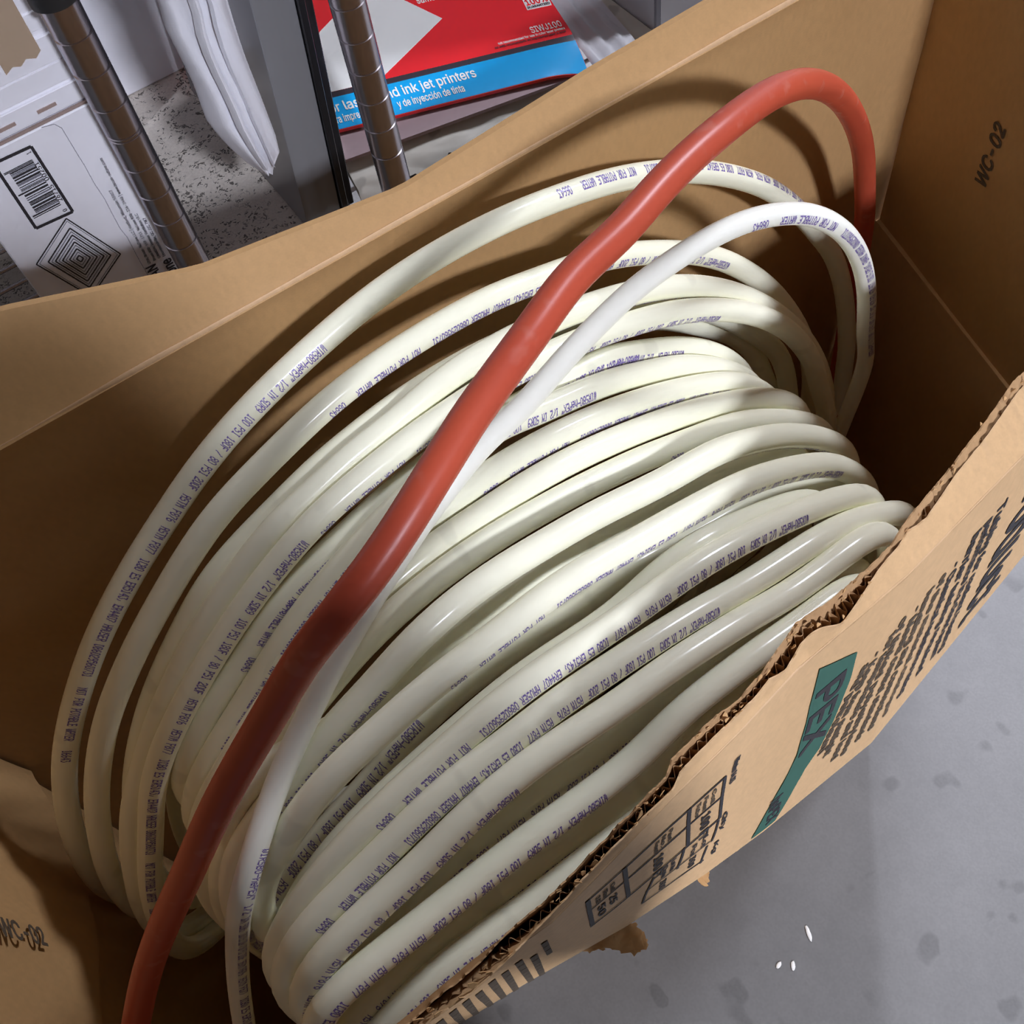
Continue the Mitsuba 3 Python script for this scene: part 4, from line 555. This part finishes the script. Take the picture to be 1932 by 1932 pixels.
for (x0, z0, x1, z1, w) in [(.0322, .741, .0339, .634, .0028), (.0550, .735, .0577, .645, .0028), (.0968, .733, .0990, .654, .0026), (.1206, .731, .1220, .655, .0022), (.0968, .654, .0945, .604, .0018), (.0758, .6417, .0700, .571, .0016), (.1215, .652, .1196, .609, .0016), (.1165, .605, .1140, .565, .0016)]:
    TB.append(lay(bar(x0, z0, x1, z1, w)))
for (x0, z0, x1, z1, w) in [(.0322, .7405, .0575, .7345, .0024), (.0565, .7345, .1225, .731, .0024), (.034, .699, .123, .696, .0022), (.0345, .634, .0585, .645, .0024), (.058, .645, .123, .654, .0024), (.072, .607, .119, .612, .0018), (.070, .571, .117, .567, .0018)]:
    TB.append(lay(bar(x0, z0, x1, z1, w, True)))
obj('table_print', cat_mesh(TB), 'mat_ink_black', fp)
for (s, x, z, hgt, w) in [('Coil', .0475, .727, .0026, .024), ('Size', .043, .727, .0026, .024), ('1/2', .0385, .727, .0026, .022), ('25', .047, .690, .0046, .026), ('50', .0395, .690, .0046, .038),
                          ('Part', .085, .727, .0026, .024), ('No.', .0805, .727, .0026, .024), ('Feet', .076, .727, .0026, .024), ('Coil', .114, .727, .0026, .026), ('Feet', .1085, .727, .0026, .026), ('Tube', .1035, .727, .0026, .026),
                          ('100 FT', .1085, .692, .0062, .052), ('100 FT', .0760, .692, .0062, .060), ('Lot No.', .089, .648, .0034, .034), ('Date', .083, .648, .0034, .034), ('Lot', .112, .642, .0034, .028), ('Pcs', .104, .642, .0034, .028), ('300', .1045, .606, .0046, .030), ('300', .083, .602, .0046, .028),
                          ('Wirsbo 04.03', .1265, .748, .0040, .040), ('Qty', .1255, .658, .0034, .036), ('Kg', .1235, .598, .0034, .030)]:
    tm = text2d(s, hgt, bold=True); tm.vertices[:, 0] *= w / tm.bounds[1][0]
    obj('lettering', on_panel(tm, x, z), 'mat_ink_black' if hgt > .003 else 'mat_ink_faded', fp)
# dashed dark bars of the printed code near the left end
BC = []
for i, (x0, z0, x1, z1) in enumerate([(.0059, .727, .0062, .650), (-.0018, .690, -.0035, .516), (-.0091, .714, -.0115, .516), (-.0171, .706, -.0223, .516), (-.0245, .706, -.0312, .516), (-.0326, .700, -.0406, .516), (-.0391, .708, -.0509, .516), (-.0464, .708, -.0605, .516), (-.054, .706, -.070, .516)]):
    n = 3 if i == 0 else 7
    for j in range(n):
        t0, t1 = (j + .06) / n, (j + .97) / n
        BC.append(lay(bar(x0 + (x1 - x0) * t0, z0 + (z1 - z0) * t0, x0 + (x1 - x0) * t1, z0 + (z1 - z0) * t1, .0042 if i else .0034)))
obj('code_print', cat_mesh(BC), 'mat_ink_faded', fp)

# ------------------------------------------------------------------ shelving behind the box
def post(x, y, z0, z1, r, ring0, pitch, extra=()):
    prof = [(r, z0)]; z = ring0
    cuts = []
    while z < z1 - .004:
        if z > z0 + .004: cuts.append(z)
        z += pitch
    cuts = sorted(cuts + list(extra))
    for c in cuts:
        prof += [(r, c - .0011), (r - .0009, c - .0006), (r - .0009, c + .0006), (r, c + .0011)]
    prof.append((r, z1))
    return lathe(prof, x, y, 40)
POSTS = SHELF['posts']
p1 = thing('shelving_post', 'chrome shelving post with ring grooves and a black sleeve beside the white barcode carton', 'shelving post')
x, y = POSTS[0]
obj('tube', post(x, y, .25, 2.2, SHELF['r'], SHELF['ring0'], .0254, (SHELF['dbl'],)), 'mat_chrome', p1, smooth=40)
obj('sleeve', lathe([(SHELF['r'] + .0004, SHELF['cap']), (SHELF['r'] + .0028, SHELF['cap'] + .0005), (SHELF['r'] + .0034, SHELF['cap'] + .045), (SHELF['r'] + .0004, SHELF['cap'] + .0455)], x, y, 40), 'mat_black_soft', p1, smooth=40, label='black plastic sleeve')
x, y = POSTS[1]
obj('shelving_post', post(x, y, .25, 2.2, SHELF['r'], SHELF['ring1'], .0254), 'mat_chrome', smooth=40, label='chrome shelving post with ring grooves in front of the red packet', cat='shelving post')
ZS = 1.245 - .70
ws = thing('wire_shelf', 'wire shelf behind the box under the cartons, mostly in shadow', 'shelf')
for i in range(17):
    yv = .70 + i * .0262
    obj('wire', rod((-.55, yv, ZS - .003), (.95, yv, ZS - .003), .0022, 8), 'mat_chrome', ws, smooth=40)
for xv in (-.30, .0, .35, .70):
    obj('rail', rod((xv, .67, ZS - .0085), (xv, 1.16, ZS - .0085), .0032, 8), 'mat_chrome', ws, smooth=40)
for yv in (.672, 1.158):
    obj('rail', rod((-.56, yv, ZS - .006), (.96, yv, ZS - .006), .004, 10), 'mat_chrome', ws, smooth=40)
us = thing('wire_shelf', 'upper wire shelf of the unit, above the picture', 'shelf')
for i in range(12):
    obj('wire', rod((-.55, .70 + i * .040, 1.29), (1.10, .70 + i * .040, 1.29), .0022, 8), 'mat_chrome', us, smooth=40)
for yv in (.672, 1.158):
    obj('rail', rod((-.56, yv, 1.286), (1.11, yv, 1.286), .004, 10), 'mat_chrome', us, smooth=40)
for (xa, xb, zt, nm) in [(-.54, -.062, 1.72, 'added unseen brown carton on the upper shelf at its left end'), (-.060, .518, 1.86, 'added unseen brown carton on the upper shelf in its middle'), (.520, 1.09, 1.92, 'added unseen brown carton on the upper shelf at its right end')]:  # unseen cartons added to keep the back-right lamp out of the box
    ck = thing('carton', nm, 'carton')
    obj('body', box(xa, xb, .70, 1.15, 1.2925, zt, .003), 'mat_kraft_out', ck, smooth=30)
    obj('tape', box(xa - .0004, xb + .0004, .90, .95, zt - .05, zt + .0006, .0003), 'mat_tape', ck, smooth=30)
obj('board', box(-.62, .055, .69, 1.17, ZS - .045, ZS - .030), 'mat_speckle', label='speckled grey board under the shelf wires beside the barcode carton', cat='board')
obj('stone_slab', box(.084, .216, .675, 1.15, ZS + .0005, ZS + .060, .002), 'mat_speckle', label='beige stone slab with dark speckles lying on the shelf between the posts', cat='stone slab')

# white carton with barcode: front face in the plane y = CY
CY = SHELF['cy']
c1 = thing('carton', 'white carton with barcode and vent drawing, lower one of the stack beside the sleeved post', 'carton')
X0, X1, ZT = SHELF['cx0'], SHELF['cx1'], SHELF['ct']
obj('body', box(X0, X1, CY, CY + .30, ZS, ZT, .0015), 'mat_white_card', c1, smooth=30)
def on_face(m, o, ex, ey, yoff=.0004): return place(m, (o[0], CY - yoff, o[1]), (ex[0], 0, ex[1]), (ey[0], 0, ey[1]), (0, -1, 0))
def face_poly(pts, off=.0003):
    m = trimesh.creation.extrude_polygon(Polygon(pts), .0002)
    v = m.vertices; q = trimesh.Trimesh(np.c_[v[:, 0], CY - off - v[:, 2], v[:, 1]], m.faces, process=False); q.fix_normals(); return q
def line_poly(a, b, w):
    a, b = np.array(a), np.array(b); d = b - a; n = np.array([-d[1], d[0]]) / np.linalg.norm(d) * w / 2
    return [tuple(a + n), tuple(b + n), tuple(b - n), tuple(a - n)]
def loop_lines(pts, w):
    return [face_poly(line_poly(pts[i], pts[(i + 1) % len(pts)], w)) for i in range(len(pts))]
B = CARTON
obj('frame_print', cat_mesh(loop_lines(B['bar_frame'], .0022)), 'mat_ink_black', c1)
P0, U, Vv = np.array(B['bar_o']), np.array(B['bar_u']), np.array(B['bar_v'])   # u along the digits (upwards), v across
r2 = random.Random(26715)
bars = {0: [], 1: []}; t = .02
while t < .97:
    w = r2.choice([.011, .011, .022, .033]); tone = 0 if r2.random() < .62 else 1
    a = P0 + U * t; b = P0 + U * min(t + w, .98)
    e = 1.0 if t < .06 or t > .92 or .46 < t < .5 else .84
    bars[tone].append(face_poly([tuple(a + Vv * (1 - e)), tuple(b + Vv * (1 - e)), tuple(b + Vv), tuple(a + Vv)]))
    t += w + r2.choice([.010, .010, .02, .028])
obj('bar_print', cat_mesh(bars[0]), 'mat_ink_black', c1); obj('bar_print', cat_mesh(bars[1]), 'mat_ink_grey', c1)
def ftext(s, o, along, h, length=None, mat='mat_ink_black', bold=False):
    """text on the carton's face from o, along the unit vector along"""
    tm = text2d(s, h, bold=bold)
    if length: tm.vertices[:, 0] *= length / tm.bounds[1][0]
    al = np.array(along, float); al /= np.linalg.norm(al); up = np.array([-al[1], al[0]])
    obj('lettering', on_face(tm, o, al, up), mat, c1)
for (s, o, al, h, ln, mat, bold) in B['texts']: ftext(s, o, al, h, ln, mat, bold)
for (c, va, vb, w, mat) in B['vent']:
    obj('vent_print', cat_mesh(loop_lines([(c[0] + va[0] * a + vb[0] * b, c[1] + va[1] * a + vb[1] * b) for a, b in ((1, 0), (0, 1), (-1, 0), (0, -1))], w)), mat, c1)
obj('cut_line', cat_mesh([face_poly(line_poly(B['cut'][i], B['cut'][i + 1], .0006)) for i in range(len(B['cut']) - 1)]), 'mat_ink_pale', c1)
# upper white carton: folded flap edges, slots and brown tape
c2 = thing('carton', 'white carton with brown paper tape, upper one of the stack beside the sleeved post', 'carton')
obj('body', box(X0 - .16, X1 - .004, CY + .004, CY + .30, ZT + .001, ZT + .36, .0015), 'mat_white_card', c2, smooth=30)
for i, (z0, z1, yo) in enumerate([(.004, .018, .0025), (.020, .034, .0012), (.036, .054, .0028), (.058, .070, .0014)]):
    obj('seam', box(X0 - .158, X1 - .006, CY + .004 - yo, CY + .0045, ZT + z0, ZT + z1, .0006), 'mat_white_card', c2, smooth=30)
for i in range(4):
    xa = X0 - .02 + i * .030
    obj('slot', box(xa, xa + .014, CY + .0006, CY + .0016, ZT + .0085, ZT + .0108), 'mat_ink_brown', c2)
obj('edge_line', box(X0 - .05, X1 - .004, CY + .0006, CY + .0030, ZT + .0005, ZT + .0018), 'mat_ink_brown', c2)
tp = [(0, 0), (.006, .003), (.011, .001), (.016, .004), (.022, .0015), (.027, .005), (.027, .075), (0, .075)]
m = trimesh.creation.extrude_polygon(Polygon(tp), .0006); v = m.vertices
obj('paper_tape', trimesh.Trimesh(np.c_[B['tape'][0] + v[:, 0], CY + .0012 - v[:, 2], B['tape'][1] + v[:, 1]], m.faces[:, ::-1], process=False), 'mat_tape', c2, label='strip of brown paper tape')
# white carton at the back of the shelf
obj('carton', box(.088, .212, SHELF['by'], SHELF['by'] + .15, ZS + .0605, ZS + .50, .003), 'mat_white_card', smooth=30, label='plain white carton standing on the stone slab behind the white bag', cat='carton')

# grey film wrapped panel with black frame edge
fpn = thing('framed_panel', 'tall panel wrapped in grey film with a black frame edge standing between the posts', 'framed panel')
GP = SHELF['panel']  # x0,x1,xb1,y, lean
def lean_box(x0, x1, y0, y1, z0, z1, lean, bev=.0012):
    m = box(x0, x1, y0, y1, z0, z1, bev); v = m.vertices; v[:, 0] += (v[:, 2] - z0) * lean; m.vertices = v; return m
zb = ZS + .0615
m = lean_box(GP[0], GP[1], GP[3], GP[3] + .24, zb, zb + .55, GP[4]).subdivide().subdivide().subdivide()
v = m.vertices; f_ = (v[:, 1] < GP[3] + .004)
v[f_, 1] += -.0022 * np.abs(HDN(np.c_[v[f_, 0] * 120, v[f_, 2] * 6, v[f_, 2] * 0], 7)) * 2; m.vertices = v
obj('film_wrap', m, 'mat_grey_film', fpn, smooth=40, label='wrinkled grey plastic film')
xm = (GP[1] + GP[2]) / 2
obj('frame', lean_box(GP[1] + .0006, xm - .0006, GP[3] - .004, GP[3] + .24, zb, zb + .55, GP[4]), 'mat_black', fpn, smooth=30, label='black frame edge')
obj('frame', lean_box(xm + .0006, GP[2], GP[3] + .002, GP[3] + .24, zb, zb + .55, GP[4]), 'mat_black', fpn, smooth=30, label='black frame edge')

# white bag hanging in front of the panel
BG = BAG
rows = []; nr, nc = 40, 34
zsb = np.linspace(BG['z'][0], BG['z'][-1], nr)
for i, z in enumerate(zsb):
    l, r_ = np.interp(z, BG['z'], BG['l']), np.interp(z, BG['z'], BG['r'])
    a = np.linspace(0, 2 * np.pi, nc, endpoint=False)
    cx, hw = (l + r_) / 2, (r_ - l) / 2
    dep = .006 + .014 * min(1, hw / .02)
    xx = cx + hw * np.cos(a); yv = BG['y'] - dep * np.sin(a)
    fold = .0022 * np.sin(9 * (xx - cx) / max(hw, .004) + z * 30) * (np.sin(a) > 0) + .0035 * 2 * HDN(np.c_[xx * 60, yv * 0, np.full(nc, z * 14)], 31)
    rows.append(np.c_[xx, yv + fold, np.full(nc, z)])
rows = [np.tile(rows[0].mean(0), (nc, 1))] + rows + [np.tile(rows[-1].mean(0), (nc, 1))]
m = trimesh.Trimesh(np.vstack(rows), grid_faces(len(rows), nc, True), process=False); m.fix_normals()
bag = thing('white_bag', 'crumpled white bag hanging down beside the grey film wrapped panel', 'bag')
obj('body', m, 'mat_paper_bag', bag, smooth=50)
for q0, q1 in ((.28, .42), (.55, .60)):
    rr = []
    for z in zsb[1:-1]:
        l, r_ = np.interp(z, BG['z'], BG['l']), np.interp(z, BG['z'], BG['r']); hw = (r_ - l) / 2
        dep = .006 + .014 * min(1, hw / .02)
        for_q = []
        for q in np.linspace(q0, q1, 5):
            xx = l + (r_ - l) * (q + .03 * math.sin(z * 60)); s = math.sqrt(max(0, 1 - ((xx - (l + r_) / 2) / max(hw, 1e-4)) ** 2))
            for_q.append((xx, BG['y'] - dep * s - .003 - .004 * math.sin(math.pi * (q - q0) / (q1 - q0)), z))
        rr.append(for_q)
    obj('fold', sheet(np.array(rr), .0006, (0, 1, 0)), 'mat_paper_bag', bag, smooth=50)

# red, white and blue packet of transfer paper
PK = PACKET
A0, A1, A2 = (np.array(p) for p in (PK['p0'], PK['p1'], PK['p2']))
eu = A1 - A0; LU = np.linalg.norm(eu); eu /= LU
ev = A2 - A1; ev -= eu * (ev @ eu); ev /= np.linalg.norm(ev); en = np.cross(eu, ev)
HV = .29
pk = thing('paper_packet', 'red packet of printer paper with a white arrow and blue band lying behind the post', 'packet')
def pmap(u, v, w):
    bend = -.010 * np.clip((u - LU + .05) / .05, 0, 1) ** 2 * np.clip((.04 - v) / .04, 0, 1) - .0035 * np.clip((.035 - v) / .035, 0, 1) ** 2
    return A0 + np.outer(u, eu) + np.outer(v, ev) + np.outer(w + bend, en)
def psheet(u0, u1, v0, v1, w0, w1, nu=30, nv=20):
    uu, vv = np.meshgrid(np.linspace(u0, u1, nu), np.linspace(v0, v1, nv), indexing='ij')
    Pt = pmap(uu.ravel(), vv.ravel(), np.full(uu.size, w1)).reshape(nu, nv, 3)
    return sheet(Pt, w1 - w0, -en)
def ppoly(pts, w, step=.012):
    m = trimesh.creation.extrude_polygon(Polygon(pts), .0002).subdivide_to_size(step)
    q = trimesh.Trimesh(pmap(m.vertices[:, 0], m.vertices[:, 1], m.vertices[:, 2] + w), m.faces, process=False); return q
obj('body', psheet(-.012, LU, 0, HV, .0028, .006), 'mat_red_print', pk, smooth=40)
obj('blue_band', psheet(-.012, LU - .0005, .0005, PK['blue'], .0055, .0063), 'mat_blue_print', pk, smooth=40)
obj('dark_stripe', psheet(-.012, LU - .0005, PK['blue'], PK['dark'], .0055, .0063), 'mat_dark_print', pk, smooth=40)
obj('arrow_print', ppoly(PK['arrow'], .0062), 'mat_white_print', pk)
def ptext(s, u, v, h, ln=None, mat='mat_white_print', bold=True, parent=pk):
    tm = text2d(s, h, bold=bold)
    if ln: tm.vertices[:, 0] *= ln / tm.bounds[1][0]
    vv = tm.vertices
    obj('lettering', trimesh.Trimesh(pmap(u + vv[:, 0], v + vv[:, 1], vv[:, 2] + .0066), tm.faces, process=False), mat, parent)
for t_ in PK['texts']: ptext(*t_)
obj('seal_print', ppoly(PK['seal'], .0062), 'mat_white_print', pk)
# beige cloth bundle under the packet
def loft_x(prof_fn, x0, x1, n, mat, name, **kw):
    R = [np.array([(x, *p) for p in prof_fn(x)]) for x in np.linspace(x0, x1, n)]
    m = sheet(np.array(R), .004); return obj(name, m, mat, smooth=50, **kw)
def cloth_prof(x):
    zt = .645 - (x - .238) * .175 - .0135
    ky = [.90, .80, .745, .722, .711, .703, .697, .692, .690, .691]; kz = [zt + .022, zt + .006, zt, zt - .004, zt - .010, zt - .018, zt - .028, zt - .045, zt - .062, max(zt - .09, .549)]
    q = np.linspace(0, 9, 40); y = np.interp(q, range(10), ky); z = np.interp(q, range(10), kz)
    b = np.minimum(1, np.maximum(0, q - 2.5) / 2)
    y = y + b * .007 * 2 * HDN(np.c_[np.full(40, x * 16), q * .5, q * 0], 41); z = z + b * .004 * 2 * HDN(np.c_[np.full(40, x * 20), q * .6, q * 0 + 3], 42)
    return list(zip(y, z))
loft_x(cloth_prof, .2265, .475, 60, 'mat_cloth', 'cloth', label='cream canvas cloth bundled under the red packet', cat='cloth')
def cloth2(x):
    zt = .645 - (x - .238) * .175
    return [(y, zt + dz - .0022) for y, dz in ((.84, .006), (.76, -.004), (.735, -.0055), (.720, -.0062), (.711, -.0068), (.7055, -.0082))]
loft_x(cloth2, .2265, .478, 30, 'mat_mauve_cloth', 'cloth', label='thin mauve cloth between the red packet and the cream canvas', cat='cloth')
# dark crumpled plastic strip along the shelf front
R = []
for i, x in enumerate(np.linspace(.25, .50, 50)):
    b = .004 * math.sin(i * 1.7) + .003 * math.sin(i * .6)
    R.append([(x, .676 + b * .2, .585 + .002 * math.sin(i * .9)), (x, .671 + b * .3, .600 + b * .4), (x, .677 + b * .4, .612 + b * .6)])
obj('plastic_strip', sheet(np.array(R), .001), 'mat_black', smooth=30, label='strip of dark shiny plastic along the shelf edge below the canvas', cat='plastic strip')
# right end: clear film bag, off-white board and a grey carton
FB = RIGHT
fb = []
for i, q in enumerate(np.linspace(0, 1, 30)):
    row = []
    for s in np.linspace(0, 1, 14):
        p = (np.array(FB['film'][0]) * (1 - q) + np.array(FB['film'][1]) * q) * (1 - s) + (np.array(FB['film'][3]) * (1 - q) + np.array(FB['film'][2]) * q) * s
        p = p + np.array([0, -1, .4]) * (.010 * 2 * float(HDN(np.array([[s * 7, q * 1.5, 0]]), 51)[0]) + .004 * math.sin(s * 19))
        row.append(p)
    fb.append(row)
obj('film_bag', sheet(np.array(fb), .001), 'mat_film_white', smooth=50, label='crumpled translucent white film to the right of the red packet', cat='plastic film')
obj('board', box(*FB['board'], .002), 'mat_cloth', smooth=30, label='off-white dirty board lying on the shelf right of the film', cat='board')
g = thing('carton', 'pale grey carton with a dark edge at the far right of the shelf', 'carton')
obj('body', box(*FB['grey'], .002), 'mat_grey_card', g, smooth=30)
gb = FB['grey']
obj('edge_strip', box(gb[0] - .0015, gb[0] + .004, gb[2] - .0015, gb[2] + .002, gb[4], gb[5]), 'mat_ink_grey', g)
# lint on the floor
for i, (x, y, l, a) in enumerate(LINT):
    m = trimesh.creation.icosphere(2, 1.0); v = m.vertices * np.array([l, .0022, .0015]) * (1 + .35 * (meshkit.noise(m.vertices * 2.3 + i * 7, i)[:, None] - .5))
    c, s = math.cos(a), math.sin(a)
    m.vertices = np.c_[x + v[:, 0] * c - v[:, 1] * s, y + v[:, 0] * s + v[:, 1] * c, v[:, 2] + .0012]
    obj('paper_scrap', m, 'mat_lint', smooth=True, label=['curved white scrap on the concrete floor, nearest the box of three', 'white scrap on the floor, left one of the close pair', 'white scrap on the floor, right one of the close pair'][i], cat='scrap', group='white scraps on the floor')

# ------------------------------------------------------------------ the person standing at the box (their shadow falls over its left end)
import manifold3d as m3
def limb(pts):
    """pts: list of (x,y,z,r); hulls of consecutive spheres"""
    out = []
    for p, q in zip(pts[:-1], pts[1:]):
        s = [m3.Manifold.sphere(c[3], 20).translate(c[:3]) for c in (p, q)]
        out.append(m3.Manifold.batch_hull(s))
    return out
def figure(parts, edge, n=8):
    m = m3.Manifold.batch_boolean(parts, m3.OpType.Add).refine_to_length(edge).to_mesh()
    t = trimesh.Trimesh(np.array(m.vert_properties[:, :3]), np.array(m.tri_verts), process=True)
    trimesh.smoothing.filter_taubin(t, iterations=n); return t
PX, PY = -.225, -.30
def W_(pts): return [(PX + x, PY + y, z * .955, r) for x, y, z, r in pts]
flat('mat_shirt', (.035, .040, .055), 0.85, 0.2); flat('mat_trousers', (.030, .032, .040), 0.85, 0.2); flat('mat_skin', (.50, .31, .23), 0.5, 0.3); flat('mat_hair', (.030, .022, .016), 0.6, 0.3); flat('mat_shoe', (.04, .03, .025), 0.6, 0.3)
flat('mat_eye', (.75, .74, .72), 0.3)
pe = thing('person', 'person in dark clothes standing in front of the box, outside the picture', 'person')
sk = limb(W_([(0, .02, 1.44, .058), (0, .035, 1.50, .055)]))
sk += limb(W_([(0, .05, 1.60, .078), (0, .075, 1.545, .056), (0, .095, 1.500, .034)])) + limb(W_([(0, .02, 1.615, .088), (0, .05, 1.62, .080)]))
sk += limb(W_([(0, .128, 1.585, .011), (0, .142, 1.553, .014)])) + limb(W_([(-.018, .125, 1.522, .009), (.018, .125, 1.522, .009)]))
for s in (-1, 1):
    sk += limb(W_([(s * .088, .03, 1.595, .014), (s * .086, .036, 1.562, .011)]))
    el = (s * .265, -.03, 1.12); wr = (s * .275, .06, .90)
    sk += limb(W_([(s * .21, 0, 1.36, .045), (*el, .038), (*wr, .025)]))
    sk += limb(W_([(*wr, .026), (s * .275, .075, .855, .030), (s * .272, .085, .815, .028)]))
    for j in range(4):
        o = (j - 1.5) * .019; l = [.062, .075, .080, .068][3 - j]
        x, y, z = s * .272, .085 + o, .812
        sk += limb(W_([(x, y, z, .0095), (x - s * .006, y + .004, z - l * .5, .0088), (x - s * .022, y + .006, z - l * .95, .0078)]))
    sk += limb(W_([(s * .270, .095, .865, .014), (s * .262, .130, .835, .011), (s * .255, .138, .800, .009)]))
for s in (-1, 1): sk += limb(W_([(s * .09, 0, .50, .06), (s * .095, 0, .10, .042)]))
sk += limb(W_([(0, 0, 1.0, .10), (0, .0, 1.40, .07)])) + limb(W_([(-.09, 0, .50, .06), (0, 0, 1.0, .08), (.09, 0, .50, .06)])) + limb(W_([(-.2, 0, 1.36, .04), (.2, 0, 1.36, .04)]))
obj('body', figure(sk, .011, 10), 'mat_skin', pe, smooth=True)
sh = limb(W_([(-.175, 0, 1.375, .066), (.175, 0, 1.375, .066)])) + limb(W_([(-.10, 0, 1.34, .095), (-.085, 0, 1.12, .105), (-.10, 0, .93, .108)])) + limb(W_([(.10, 0, 1.34, .095), (.085, 0, 1.12, .105), (.10, 0, .93, .108)])) + limb(W_([(-.10, 0, 1.30, .11), (.10, 0, 1.30, .11)])) + limb(W_([(-.10, 0, .93, .11), (.10, 0, .93, .11)])) + limb(W_([(0, .005, 1.2, .11), (0, .005, 1.40, .08)]))
for s in (-1, 1): sh += limb(W_([(s * .19, 0, 1.375, .066), (s * .262, -.028, 1.13, .052), (s * .272, .045, .94, .040)]))
obj('shirt', figure(sh, .016, 8), 'mat_shirt', pe, smooth=True)
tr = limb(W_([(-.08, 0, .92, .115), (.08, 0, .92, .115)]))
for s in (-1, 1): tr += limb(W_([(s * .09, 0, .88, .108), (s * .095, .015, .48, .072), (s * .10, -.005, .085, .062)]))
obj('trousers', figure(tr, .016, 8), 'mat_trousers', pe, smooth=True)
hr = [m3.Manifold.sphere(.099, 32).translate((PX, PY + .012, 1.558)) - m3.Manifold.cube((.4, .2, .3), True).translate((PX, PY + .168, 1.476)) - m3.Manifold.cube((.4, .4, .2), True).translate((PX, PY, 1.386))]
obj('hair', figure(hr, .012, 6), 'mat_hair', pe, smooth=True)
for s in (-1, 1):
    e = trimesh.creation.icosphere(2, .011); e.apply_translation((PX + s * .032, PY + .118, 1.520)); obj('eye', e, 'mat_eye', pe, smooth=True)
    so = limb(W_([(s * .10, -.05, .045, .044), (s * .105, .06, .042, .041), (s * .11, .15, .034, .033)])); so = [m3.Manifold.batch_boolean(so, m3.OpType.Add) - m3.Manifold.cube((2, 2, .4), True).translate((PX, PY, -.199))]
    obj('shoe', figure(so, .012, 3), 'mat_shoe', pe, smooth=True)
